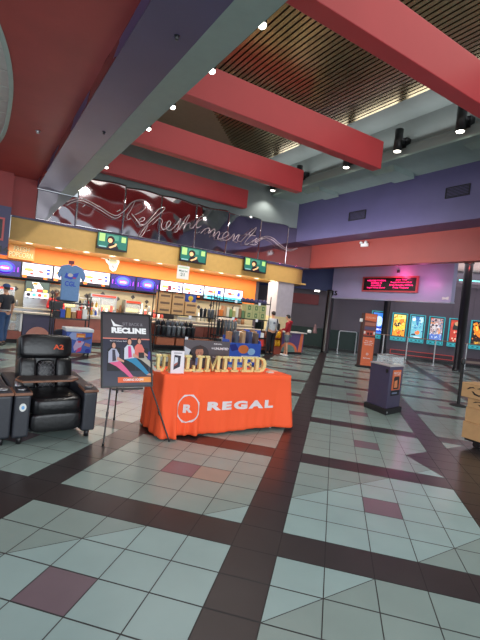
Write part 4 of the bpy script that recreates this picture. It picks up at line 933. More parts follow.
# ------------------------------------------------------------------ recliners
def recliner(lab, loc, rz, grp):
    t = thing('recliner', lab, 'recliner', loc, rz, grp)
    # local: front towards -y, width 0.94, floor z 0
    b = MB()
    for side in (-1, 1):
        b = MB(); x0, x1 = (.30, .47) if side > 0 else (-.47, -.30)
        prof = [(-.42, .07), (-.42, .50), (-.36, .515), (.42, .60), (.46, .56), (.46, .07)]
        b.prism([(x0, y, z) for y, z in prof], (x1-x0, 0, 0)); b.build('armrest', leather2, t, bev=.025, seg=3)
        b = MB(); b.prism([(x0-.006, -.43, .497), (x0-.006, -.2, .522), (x0-.006, -.2, .548), (x0-.006, -.43, .523)], (x1-x0+.012, 0, 0)); ac_ = b.build('arm_cap', wood, t, bev=.005); b = MB(); b.prism([(x0+.008, -.415, .5255), (x0+.008, -.2, .5495), (x0+.008, -.2, .5535), (x0+.008, -.415, .5295)], (x1-x0-.016, 0, 0)); b.build('cap_inlay', leather2, ac_)
        b = MB(); c_ = ((x0+x1)/2, -.32, .538); b.lathe([(.036, .0), (.045, .0), (.047, .012), (.036, .012), (.034, .0)], c_, 18); b.lathe([(.001, -.0), (.034, -.0), (.034, .004), (.001, .004)], c_, 18); b.build('cup_holder', steel, t)
        for yy in (-.37, .38): b = MB(); b.lathe([(.001, 0), (.028, 0), (.034, .075), (.001, .075)], ((x0+x1)/2, yy, 0), 12); b.build('foot', black, t)
    b = MB(); b.box((-.3, -.3, .09), (.3, .42, .22)); b.build('base_frame', leather2, t, bev=.02)
    b = MB(); b.pillow((-.295, -.46, .27), (.295, .25, .47), .38); b.build('seat_cushion', leather, t)
    b = MB(); b.pillow((-.29, -.45, .10), (.29, -.27, .315), .45); b.build('footrest', leather, t)
    rot = Matrix.Rotation(R(-13), 3, 'X'); pv = (0, .2, .4)
    b = MB(); b.pillow((-.315, .13, .38), (.315, .36, 1.02), .25, rot=rot, piv=pv); b.build('backrest', leather, t)
    b = MB(); b.pillow((-.325, .06, .775), (.325, .33, 1.05), .34, rot=rot, piv=pv); hd = b.build('head_cushion', leather, t)
    b = MB(); b.pillow((-.12, .075, .42), (.12, .22, .76), .5, rot=rot, piv=pv)
    lum = b.build('quilted_panel', leather, t)
    b = MB()                              # diamond stitching
    for k in range(-4, 7):
        for sgn_ in (1, -1):
            pts = []
            for q in range(13):
                x = -.1+.2*q/12; z = .44+.07*k*.8+sgn_*(x)*1.1+.0
                if .44 < z < .745: yy = .075+.145*.5*(1-(1-min(1, abs(x)/.12)**4)**.25)+.07*(1-(1-min(1, abs(z-.59)/.17)**4)**.25); pts.append(rot @ (Vector((x, yy-.001, z))-Vector(pv))+Vector(pv))
            if len(pts) > 1: b.tube(pts, .0028, 5)
    b.build('stitching', mat('stitch', (92, 92, 98), .5), t)
    for sx in (-1, 1): b = MB(); b.pillow((sx*.22-.105, .07, .42), (sx*.22+.105, .3, .79), .34, rot=rot, piv=pv); b.build('side_bolster', leather, t)
    b = MB(); P0 = rot @ (Vector((.06, .057, .865))-Vector(pv))+Vector(pv); P1 = rot @ (Vector((.06, .057, .935))-Vector(pv))+Vector(pv); fr = Frame(P0, (.145, 0, 0), P1-P0); text(b, fr, 'A2', .5, .5, .9, .8, mat('orange_stitch', (226, 84, 40), .6), 1, .03); b.build('seat_number', None, t)
    return t
t = recliner('black leather recliner with an orange seat number and a swung wooden tray', (.735, 5.0, 0), R(8), 'black leather recliners'); t.scale = (.88, .92, 1)
b = MB(); b.prism([(-.44, -.2, .61), (-.40, -.36, .61), (.16, -.36, .61), (.27, -.26, .61), (.27, -.08, .61), (-.36, -.02, .61)], (0, 0, .018)); b.build('tray', wood, t, bev=.006)
b = MB(); b.prism([(-.42, -.2, .628), (-.38, -.34, .628), (.14, -.34, .628), (.25, -.25, .628), (.25, -.1, .628), (-.34, -.04, .628)], (0, 0, .006)); b.build('tray_mat', mat('tray_dark', (50, 44, 44), .3), t, bev=.003)
b = MB(); b.lathe([(.045, 0), (.045, .1), (.001, .1)], (-.385, -.16, .5), 16); b.build('tray_post', steel, t)
b = MB(); b.use(white); q = [( -.385+.036*math.cos(R(a)), -.4195, .38+.04*math.sin(R(a))) for a in range(0, 360, 15)]; b.prism(q, (0, -.012, 0)); b.use(col((110, 170, 220))).prism([(x*.45-.385*.55, -.4315, (z-.38)*.45+.38) for x, y, z in q], (0, -.003, 0)); b.build('round_badge', None, t)
E2 = 'second black leather recliner cut off by the left edge of the photo'
t2_ = recliner(E2, (-.10, 4.9, 0), R(8), 'black leather recliners'); t2_.scale = (.88, .92, 1)

# ------------------------------------------------------------------ kiosk, promo stand, columns, rails
kp = mat('kiosk_purple', (70, 62, 92), .45, noise=.04)
t = thing('collection_kiosk', 'purple kiosk with a clear tray on top and an orange notice on its side', 'kiosk', (6.42, 4.98, 0))
N0, R0, B0_, L0 = Vector((-.27, -.28, 0)), Vector((.25, -.17, 0)), Vector((.34, .34, 0)), Vector((-.17, .24, 0))
def quad_(g_, z, dz): c_ = (N0+R0+B0_+L0)/4; b = MB(); b.prism([c_+(p_-c_)*g_+Vector((0, 0, z)) for p_ in (N0, R0, B0_, L0)], (0, 0, dz)); return b
quad_(1.14, 0, .1).build('plinth', blackm, t, bev=.01); quad_(.98, .1, .74).build('cabinet', kp, t, bev=.006); quad_(1.04, .84, .022).build('top', mat('kiosk_top', (190, 182, 180), .3), t, bev=.004)
KU = (R0-N0).normalized(); KN = Vector((KU.y, -KU.x, 0)); KC = (N0+R0+B0_+L0)/4; KN0 = KC+(N0-KC)*.98
fr = Frame(KN0+KU*.12+KN*.0006+Z*.42, KU*.32, (0, 0, .36)); b = MB(); b.use(mat('notice_orange', (226, 112, 64), .5)); b.prism([fr.p(0, 0), fr.p(1, 0), fr.p(1, 1), fr.p(0, 1)], KN*.005); fr = Frame(KN0+KU*.12+KN*.0065+Z*.42, KU*.32, (0, 0, .36)); shape(b, fr, [(.18, .05), (.18, .6), (.3, .68), (.78, .68), (.84, .6), (.84, .05)], col((44, 34, 36))); shape(b, fr, [(.26, .12), (.26, .44), (.6, .5), (.66, .12)], col((230, 140, 90)), 2); text(b, fr, 'RECYCLE', .5, .86, .8, .09, wht, 2); text(b, fr, '3D GLASSES', .5, .76, .7, .05, wht, 2); b.build('notice', None, t)
b = MB(); b.use(blackm); q0 = KN0+KU*.12+Z*.32; b.prism([q0, q0+KU*.32, q0+KU*.32+Z*.09, q0+Z*.09], KN*.005); b.use(col((120, 130, 160))); q0 = KN0+KU*.15+Z*.35+KN*.005; b.prism([q0, q0+KU*.2, q0+KU*.2+Z*.03, q0+Z*.03], KN*.002); b.build('name_strip', None, t)
LU = (L0-N0).normalized(); q0 = KN0+LU*.07+Z*.76; b = MB(); b.prism([q0+LU*.03*math.cos(R(a))+Z*.035*math.sin(R(a)) for a in range(0, 360, 20)], Vector((-LU.y, LU.x, 0))*.006); b.build('keyhole', black, t)
q0 = KC+(N0-KC)*1.14+KU*.03+Z*.05; b = MB(); b.prism([q0+KU*.018*math.cos(R(a))+Z*.018*math.sin(R(a)) for a in range(0, 360, 30)], KN*.008); b.build('bolt', steel, t)
b = MB(); zb = .863
b.box((-.06, -.15, zb), (.26, .2, zb+.008)); b.box((-.06, -.15, zb+.008), (.26, -.144, zb+.15)); b.box((-.06, .194, zb+.008), (.26, .2, zb+.15)); b.box((-.06, -.144, zb+.008), (-.054, .194, zb+.15)); b.box((.254, -.144, zb+.008), (.26, .194, zb+.15)); tr_ = b.build('clear_tray', glass, t)
b = MB()
b.tube([(-.06, -.15, zb+.15), (.26, -.15, zb+.15), (.26, .2, zb+.15), (-.06, .2, zb+.15), (-.06, -.15, zb+.15)], .008, 6); b.build('tray_rim', steel, t)
rnd = random.Random(5)
for k in range(6):
    b = MB(); x = 6.42+.03+.028*k; y = 4.98-.06+.05*((k*3) % 5); z = zb+.01+.018*(k % 2); dx = .06; b.box((x-dx, y-.012, z), (x-.006, y+.012, z+.016), Matrix.Rotation(k*.5, 3, 'Z'), (x, y, z)); b.box((x+.006, y-.012, z), (x+dx, y+.012, z+.016), Matrix.Rotation(k*.5, 3, 'Z'), (x, y, z)); b.box((x-.01, y-.003, z+.006), (x+.01, y+.003, z+.012), Matrix.Rotation(k*.5, 3, 'Z'), (x, y, z))
    tag(settle(b.build('cinema_glasses', black)), 'pair of dark glasses lying in the clear tray on the kiosk', 'glasses', 'glasses in the kiosk tray')
# orange promo stand
a = onZ(366, 368); t = thing('promo_stand', 'tall orange promotional stand with a dark left side behind the kiosk', 'stand', (11.62, 9.98, 0), R(-28))
b = MB(); b.box((-.27, -.17, 0), (.27, .17, .06)); b.build('foot', blackm, t)
b = MB(); b.box((-.24, -.13, .06), (.24, .13, 1.9)); b.build('body', mat('stand_brown', (72, 46, 42), .5), t, bev=.01)
fr = Frame((-.2, -.131, .08), (.42, 0, 0), (0, 0, 1.84)); b = MB(); og = mat('stand_orange', (226, 110, 66), .5); rect(b, fr, 0, 0, 1, .54, og); rect(b, fr, 0, .56, 1, .96, col((120, 60, 50))); shape(b, fr, [(0, .86), (1, .84), (1, .98), (0, .99)], og, 2); rect(b, fr, .05, .76, .95, .82, col((180, 110, 90)), 2); rect(b, fr, .05, .68, .95, .74, col((90, 80, 110)), 2); rect(b, fr, .02, .575, .98, .66, col((190, 80, 60)), 2); rect(b, fr, .02, .6, .16, .65, col((230, 220, 210)), 3); rect(b, fr, .84, .6, .98, .65, col((230, 220, 210)), 3); rect(b, fr, .3, .585, .48, .63, col((60, 20, 20)), 3); rect(b, fr, .56, .585, .74, .63, col((60, 20, 20)), 3)
for k, (tx, w_) in enumerate((('You can', .6), ('watch more', .8), ('movies', .6))): text(b, fr, tx, .5, .47-.035*k, w_, .02, wht, 2)
disc(b, fr, .5, .22, .1, .022, wht, 2); disc(b, fr, .5, .22, .07, .015, og, 3); text(b, fr, 'REGAL', .5, .14, .6, .022, wht, 2); text(b, fr, 'POPCORN', .5, .91, .8, .035, col((240, 190, 160)), 3); b.build('artwork', None, t)
b = MB(); b.box((-.34, -.05, 1.58), (-.24, .0, 1.7)); b.build('side_tab', white, t, bev=.01)
# glossy black columns
gl = mat('column_gloss', (16, 16, 20), .3, noise=.1, spec=.5)
def column(x, y, h, r, lab):
    t = thing('column', lab, 'column', (x, y, 0), 0, 'glossy black round columns')
    b = MB(); b.lathe([(r*1.12, 0), (r*1.12, .1), (r, .12), (r, h)], n=32); b.build('shaft', gl, t)
    b = MB(); b.lathe([(r*1.01, h-.12), (r*1.1, h-.1), (r*1.1, h), (.01, h)], n=32); b.build('collar', black, t); return t
column(13.75, 14.2, 2.9, .17, 'glossy black column left of the lavender hanging board'); column(16.4, 13.1, 4.44, .15, 'glossy black column under the lavender board, behind the orange stand'); column(16.5, 9.45, 4.44, .165, 'glossy black column right of the lavender board with a red glint near its top')
# steel hoop rail
ch_ = mat('rail_silver', (206, 210, 212), .3, .5)
a = onZ(337, 353); c = onZ(357, 354); c = a+(c-a).normalized()*1.15
t = thing('hoop_rail', 'pale steel hoop rail standing in front of the green wainscot', 'rail', ((a.x+c.x)/2, (a.y+c.y)/2, 0))
b = MB(); top = 1.06; b.tube([a, a+Z*(top-.08), a+Z*(top-.02)+(c-a)*.02, a+Z*top+(c-a)*.07, c+Z*top-(c-a)*.07, c+Z*(top-.02)-(c-a)*.02, c+Z*(top-.08), c], .024, 10); b.build('hoop', ch_, t, world=True)
for q in (a, c): b = MB(); b.lathe([(.06, 0), (.06, .012), (.03, .02)], q, 14); b.build('foot_plate', ch_, t, world=True)
# queue rail with posts in front of the posters
ry = 19.6; xs_ = [1.45, 2.2, 3.2, 4.35, 5.6, 6.9, 8.2]
t = thing('queue_rail', 'long thin steel rail on posts in front of the lit posters', 'rail', tuple(gp(4.3, ry, 0)))
for x in xs_:
    b = MB(); p = gp(x, ry, 0); b.tube([p, p+Z*1.12], .026, 8); b.lathe([(.07, 0), (.07, .012), (.03, .02)], p, 14); b.build('post', ch_, t, world=True)
b = MB(); b.tube([gp(xs_[0], ry, 1.12), gp(xs_[-1], ry, 1.12)], .02, 8); b.build('handrail', mat('rail_tan', (150, 120, 100), .4), t, world=True)
# stanchion
p = onZ(458, 406); t = thing('stanchion', 'black belt stanchion standing left of the cardboard box stack', 'stanchion', (p.x, p.y, 0))
b = MB(); b.lathe([(.001, 0), (.17, 0), (.17, .015), (.14, .03), (.04, .045), (.001, .045)], n=28); b.build('base', blackm, t)
b = MB(); b.lathe([(.032, .04), (.032, .9), (.001, .9)], n=16); b.build('pole', blackm, t)
b = MB(); b.lathe([(.04, .9), (.045, .92), (.045, 1.0), (.035, 1.02), (.001, 1.02)], n=16); b.build('belt_head', black, t)
b = MB(); q = Vector((2.2, -1.0, 0)); b.hexa([(.03, -.0, .93), (.03+q.x, q.y, .93), (.03+q.x, q.y, .98), (.03, 0, .98)], (0.003, .006, 0)); b.build('belt', mat('belt_tan', (120, 100, 92), .7), t)
p2 = Vector((p.x, p.y, 0))+Vector((2.27, -1.02, 0)); t2 = thing('stanchion', 'stanchion at the far end of the belt, beyond the right edge', 'stanchion', tuple(p2))
b = MB(); b.lathe([(.001, 0), (.17, 0), (.17, .015), (.14, .03), (.04, .045), (.001, .045)], n=28); b.build('base', blackm, t2); b = MB(); b.lathe([(.032, .04), (.032, 1.0), (.001, 1.02)], n=16); b.build('pole', black, t2)
# hanging lavender board with LED sign
lav = mat('lavender_board', (176, 168, 204), .4, noise=.05, scale=1)
t = thing('hanging_board', 'wide lavender board hanging over the lobby entrance with number 15 at its corner', 'board', (13.8, 11.2, 2.56))
b = MB(); b.box((-.1, -2.85, 0), (.12, 2.9, 1.89)); b.build('board', lav, t)
b = MB(); b.box((-.115, -2.86, -.03), (.13, 2.91, .02)); b.build('bottom_trim', mat('lav_trim', (176, 176, 196), .3), t)
fr = Frame((-.101, 2.86, .06), (0, -.36, 0), (0, 0, .26)); b = MB(); text(b, fr, '15', .5, .55, .8, .8, black, 1, .03, .015); b.build('numeral', None, t)
fr = Frame((-.101, -2.5, .04), (0, -.3, 0), (0, 0, .2)); b = MB(); shape(b, fr, [(.1, .2), (.5, .3), (.9, .2), (.9, .8), (.5, .6), (.1, .7)], white); b.build('corner_mark', None, t)
a = Vector((13.69, 12.22, 2.9)); t = thing('led_sign', 'red framed LED sign with pink lettering on the lavender board', 'sign', (13.665, 10.95, 2.86))
L_ = 2.62; hh = .62
b = MB(); fm = mat('led_frame', (196, 80, 84), .4)
b.box((-.06, -L_/2, 0), (.02, L_/2, .06)); b.box((-.06, -L_/2, hh-.06), (.02, L_/2, hh)); b.box((-.06, -L_/2, .06), (.02, -L_/2+.06, hh-.06)); b.box((-.06, L_/2-.06, .06), (.02, L_/2, hh-.06)); b.build('frame', fm, t)
b = MB(); b.box((-.03, -L_/2+.06, .06), (.01, L_/2-.06, hh-.06)); b.build('panel', mat('led_panel', (26, 10, 16), .3), t)
fr = Frame((-.031, L_/2-.06, .06), (0, -(L_-.12), 0), (0, 0, hh-.12)); b = MB(); led = em((255, 30, 110), 3)
for k, (tx, w_) in enumerate((('WELCOME TO REGAL', .38), ('CINEMAS 15', .22), ('BOX OFFICE', .2), ('ENJOY YOUR SHOW', .36))): text(b, fr, tx, .26, .8-.2*k, w_, .12, led, 2, .02)
for k, (tx, w_) in enumerate((('Join The', .2), ('Regal Crown Club', .38), ('Free Snacks Offers', .42), ('Free Tickets', .28))): text(b, fr, tx, .73, .85-.2*k, w_, .12, led, 2, .02)
b.build('lettering', None, t)
p = onX(400, 274, 13.6); b = MB(); b.lathe([(.001, 0), (.05, .0), (.05, .09), (.001, .09)], (13.62, 10.55, 3.62), 12); tag(settle(b.build('camera_dome', black)), 'small black sensor on the lavender board above the LED sign', 'sensor')
b = MB(); gbox(b, -2.45, GW-.06, 2.2, -.9, GW-.001, 2.72); b.use(mat('dark_red_sign', (120, 36, 44), .5)); o = b.build('wall_sign', mat('dark_red_sign', (120, 36, 44), .5)); tag(settle(o), 'plain dark red sign on the far wall left of the first column', 'sign')
for x, lab in ((-2.4, 'left small light on the navy soffit edge'), (-1.0, 'right small light on the navy soffit edge')):
    b = MB(); p = gp(x, 20.7, 2.84); b.lathe([(.001, 0), (.12, 0), (.12, .05), (.001, .05)], p, 16); tag(settle(b.build('ceiling_light', lamp_on)), lab, 'light', 'small lights by the navy soffit')
# lit posters
cy = mat('cyan_neon', (60, 180, 190), .4, emis=.45, noise=0); cyf = mat('poster_case', (40, 70, 80), .35)
def gframe(x0, x1, z0_, z1_, k=0): return Frame(gp(x0, GW-k, z0_), gp(x1, GW-k, 0)-gp(x0, GW-k, 0), (0, 0, z1_-z0_))
def lit_poster(xc, lab, art, w=.78, z0_=.86, z1_=2.2):
    t = thing('lit_poster', lab, 'poster', tuple(gp(xc, GW-.06, z0_)), 0, 'lit movie posters on the charcoal wall')
    x0, x1 = xc-w/2, xc+w/2; b = MB(); y = GW-.1
    def bx(a, c, e, f_, dd=.1): gbox(b, a, GW-dd, c, e, GW-.001, f_)
    bx(x0, z0_, x1, z0_+.03); bx(x0, z1_-.03, x1, z1_); bx(x0, z0_+.03, x0+.03, z1_-.03); bx(x1-.03, z0_+.03, x1, z1_-.03); bx(x0+.03, z0_+.15, x1-.03, z0_+.18); b.build('neon_frame', cy, t, world=True)
    b = MB(); bx(x0+.03, z0_+.03, x1-.03, z1_-.03, .06); b.build('case', cyf, t, world=True)
    b = MB(); fr = gframe(x0+.05, x1-.05, z0_+.05, z0_+.14, .061); rect(b, fr, 0, 0, 1, 1, em((60, 170, 180), .7)); 
    for q in (.1, .45, .7): rect(b, fr, q, .3, q+.16, .7, col((20, 30, 36)), 2)
    b.build('name_strip', None, t, world=True)
    fr = gframe(x0+.08, x1-.08, z0_+.22, z1_-.08, .061); b = MB(); art(b, fr); b.build('artwork', None, t, world=True)
E_ = .9
def mottle(b, fr, pal, n, seed, x0=.04, y0=.04, x1=.96, y1=.96, sz=.06):
    q = random.Random(seed)
    for k in range(n):
        cx, cy_ = x0+(x1-x0)*q.random(), y0+(y1-y0)*q.random(); a = q.random()*6; w_ = sz*(.5+q.random()); pts = [(min(1, max(0, cx+w_*(.6+.6*q.random())*math.cos(a+i*1.256))), min(1, max(0, cy_+.6*w_*(.6+.6*q.random())*math.sin(a+i*1.256)))) for i in range(5)]
        shape(b, fr, pts, em(pal[k % len(pal)], .75), 5+k*.03)
def a0(b, fr): rect(b, fr, 0, 0, 1, 1, em((60, 130, 220), 1)); disc(b, fr, .5, .6, .35, .25, em((235, 240, 250), 1.2)); rect(b, fr, .1, .1, .9, .35, em((30, 70, 190), 1), 2); text(b, fr, 'COMING', .5, .22, .7, .1, em((240, 240, 250), 1), 3)
def a1(b, fr):
    rect(b, fr, 0, 0, 1, 1, em((250, 196, 50), 1.1)); rect(b, fr, 0, 0, 1, .3, em((244, 150, 30), 1), 2); rect(b, fr, 0, .8, 1, 1, em((250, 226, 120), 1.1), 2); shape(b, fr, [(.05, .5), (.3, .42), (.6, .5), (.75, .62), (.5, .66), (.3, .6), (.1, .66)], em((60, 40, 20), .4), 3); mottle(b, fr, [(250, 210, 90), (240, 170, 40), (90, 56, 26), (226, 130, 30), (255, 226, 130)], 60, 4); disc(b, fr, .68, .72, .2, .1, em((226, 130, 30), 1), 3); shape(b, fr, [(.3, .22), (.5, .34), (.7, .2), (.6, .1), (.4, .1)], em((220, 90, 20), 1), 3)
def a2(b, fr):
    rect(b, fr, 0, 0, 1, 1, em((110, 190, 205), .8)); shape(b, fr, [(.3, 1), (.66, 1), (.58, .6), (.5, .4), (.44, .65)], em((40, 110, 170), .9), 2); disc(b, fr, .2, .86, .14, .08, em((230, 236, 240), 1), 2); disc(b, fr, .78, .84, .16, .14, em((190, 226, 232), .9), 2); disc(b, fr, .56, .26, .2, .1, em((236, 120, 60), 1.1), 3); shape(b, fr, [(.05, .12), (.45, .12), (.4, .2), (.12, .18)], em((40, 60, 80), .5), 3); mottle(b, fr, [(120, 196, 210), (90, 160, 190), (170, 214, 220), (60, 120, 170)], 40, 6, y0=.3); rect(b, fr, .3, .02, .8, .07, em((220, 230, 236), 1), 3)
def a3(b, fr):
    rect(b, fr, 0, 0, 1, 1, em((176, 150, 150), .8)); rect(b, fr, 0, 0, 1, .28, em((90, 120, 190), .9), 2); disc(b, fr, .32, .62, .17, .12, em((214, 206, 206), .9), 3); disc(b, fr, .72, .6, .16, .11, em((190, 190, 200), .9), 3); mottle(b, fr, [(200, 190, 190), (90, 80, 110), (226, 140, 70), (120, 140, 170), (230, 226, 230), (70, 60, 70)], 80, 8, y0=.3, sz=.07); mottle(b, fr, [(210, 224, 245), (80, 110, 190), (140, 170, 220)], 24, 9, y1=.28); shape(b, fr, [(.1, .8), (.3, .9), (.2, 1), (0, 1)], em((220, 90, 60), .8), 3)
def a4(b, fr):
    rect(b, fr, 0, 0, 1, 1, em((186, 60, 44), .8)); rect(b, fr, .18, .56, .95, .86, em((40, 46, 44), .4), 2); disc(b, fr, .6, .84, .32, .1, em((190, 150, 110), .8), 3)
    r2 = random.Random(2)
    for k in range(36): x = r2.random(); y = r2.random()*.5; disc(b, fr, min(.92, max(.08, x)), min(.5, max(.05, y)), .07, .04, em([(226, 60, 50), (236, 130, 110), (130, 26, 30), (230, 190, 160)][k % 4], .8), 3+k*.02, 8)
    disc(b, fr, .12, .8, .1, .12, em((210, 70, 50), .8), 3)
def a5(b, fr):
    rect(b, fr, 0, 0, 1, 1, em((46, 24, 20), .5)); shape(b, fr, [(.1, .95), (.3, 1), (.5, .7), (.7, .6), (.8, .3), (.5, .35), (.2, .5), (.05, .7)], em((240, 120, 30), 1.1), 2); shape(b, fr, [(.2, .85), (.35, .9), (.45, .65), (.3, .6)], em((250, 190, 70), 1.2), 3); rect(b, fr, .2, .04, 1, .14, em((150, 120, 60), .8), 2); mottle(b, fr, [(240, 130, 40), (90, 36, 20), (250, 180, 60), (60, 28, 20)], 60, 12); disc(b, fr, .75, .8, .1, .06, em((190, 70, 30), .8), 3)
def pxg(px, py=328): w_ = onG(px, py, GW-.1); return (w_.x-w_.y)/s2
for pc, lab, art in ((378, 'lit poster in pale blue, half hidden behind a column', a0), (399, 'lit yellow and orange movie poster with a dark creature shape', a1), (417, 'lit pale blue movie poster with an orange blob near the bottom', a2), (436.5, 'lit movie poster with pale round shapes over blue', a3), (457, 'lit red movie poster with a dark block, left of the dark column', a4), (479.5, 'lit dark movie poster with an orange flame shape, right of the column', a5)):
    xc = pxg(pc)
    lit_poster(xc, lab, art, w=.7)
# red outlined strip low on the poster wall and the teal cove light above
rn = mat('red_neon', (190, 66, 62), .4, emis=.25, noise=0)
t = thing('neon_outline', 'long thin red outlined rectangle low on the poster wall', 'neon light', tuple(gp(4.1, GW-.08, .2)))
b = MB(); x0, x1 = 2.75, 5.6
for a in ((x0, .5, x1, .53), (x0, .7, x1, .73), (x0, .53, x0+.03, .7), (x1-.03, .53, x1, .7)): gbox(b, a[0], GW-.1, a[1]-.3, a[2], GW-.062, a[3]-.3)
b.build('tube', rn, t, world=True)
b = MB(); gbox(b, 5.4, GW-.35, 3.95, 12.5, GW-.28, 4.02); o = b.build('cove_light', mat('teal_cove', (120, 230, 214), .4, emis=1.0, noise=0)); tag(settle(o), 'teal cove light strip above the posters at the right edge', 'cove light')
b = MB(); gbox(b, 5.4, GW-.5, 3.86, 12.5, GW-.001, 3.94); struct(b.build('trim_15', mat('cove_shelf', (110, 96, 110), .5)))
# cardboard boxes on a dolly
smile = mat('box_print', (44, 34, 28), .7)
t = thing('hand_dolly', 'low black dolly under the cardboard box stack', 'dolly', (6.2, 2.72, 0)); b = MB(); b.box((-.34, -.44, .09), (.34, .42, .12)); b.build('deck', blackm, t)
for sx in (-.24, .24):
    for sy in (-.34, .3): b = MB(); b.tube([(sx-.02, sy, .045), (sx+.02, sy, .045)], .045, 14); b.box((sx-.012, sy-.012, .06), (sx+.012, sy+.012, .09)); b.build('castor', black, t)
zz = .121
for k, (cx0, cy1, w_, d_, h_, lab, mark) in enumerate(((5.83, 3.17, .66, .84, .225, 'bottom cardboard box of the stack at the right edge', False), (5.845, 3.16, .62, .7, .2, 'second cardboard box from the bottom of the stack', False), (5.85, 3.15, .6, .72, .13, 'third cardboard box up, with a curved dark mark', True), (5.825, 3.24, .64, .8, .2, 'top cardboard box of the stack, with a curved dark mark', True))):
    t = thing('cardboard_box', lab, 'box', (cx0+w_/2, cy1-d_/2, zz), 0, 'cardboard boxes stacked on the dolly')
    b = MB(); b.box((-w_/2, -d_/2, 0), (w_/2, d_/2, h_)); b.build('carton', card, t, bev=.004, seg=1)
    b = MB(); b.box((-.035, -d_/2-.002, h_), (.035, d_/2+.002, h_+.001)); b.box((-w_/2-.001, -.002+.0, h_*.94), (-w_/2, d_/2, h_*.955)); b.build('tape', mat('tape_tan', (170, 130, 90), .4), t)
    if mark:
        fr = Frame((-w_/2-.001, d_/2-.07, h_*.2), (0, -.3, 0), (0, 0, h_*.62)); b = MB(); xx = .0
        shape(b, fr, [(0, .55), (.12, .85), (.3, .95), (.42, .75), (.34, .82), (.22, .8), (.1, .62)], smile); shape(b, fr, [(.46, .8), (.6, .98), (.8, .9), (1, .66), (.98, .58), (.8, .76), (.62, .82)], smile); shape(b, fr, [(.24, .45), (.36, .12), (.56, .0), (.76, .12), (.84, .34), (.72, .24), (.56, .18), (.42, .28), (.32, .48)], smile); b.build('print', None, t)
    zz += h_+.0015

# ------------------------------------------------------------------ people
def skinmesh(name, nodes, edges, root, sub=1):
    names = list(nodes); me = bpy.data.meshes.new(name); me.from_pydata([nodes[n][0] for n in names], [(names.index(a), names.index(b_)) for a, b_ in edges], [])
    o = bpy.data.objects.new(name, me); C.objects.link(o); o.modifiers.new('skin', 'SKIN').use_smooth_shade = True
    sv = me.skin_vertices[0].data if me.skin_vertices else None
    if sv is None:
        bm = bmesh.new(); bm.from_mesh(me); bm.verts.layers.skin.verify(); bm.to_mesh(me); bm.free(); sv = me.skin_vertices[0].data
    for i, n in enumerate(names):
        r = nodes[n][1]; sv[i].radius = r if isinstance(r, tuple) else (r, r); sv[i].use_root = (n == root)
    s_ = o.modifiers.new('sub', 'SUBSURF'); s_.levels = sub; s_.render_levels = sub
    dg = bpy.context.evaluated_depsgraph_get(); m2 = bpy.data.meshes.new_from_object(o.evaluated_get(dg)); bpy.data.objects.remove(o); bpy.data.meshes.remove(me)
    vs = [v.co.copy() for v in m2.vertices]; fs = [list(p.vertices) for p in m2.polygons]; bpy.data.meshes.remove(m2); return vs, fs
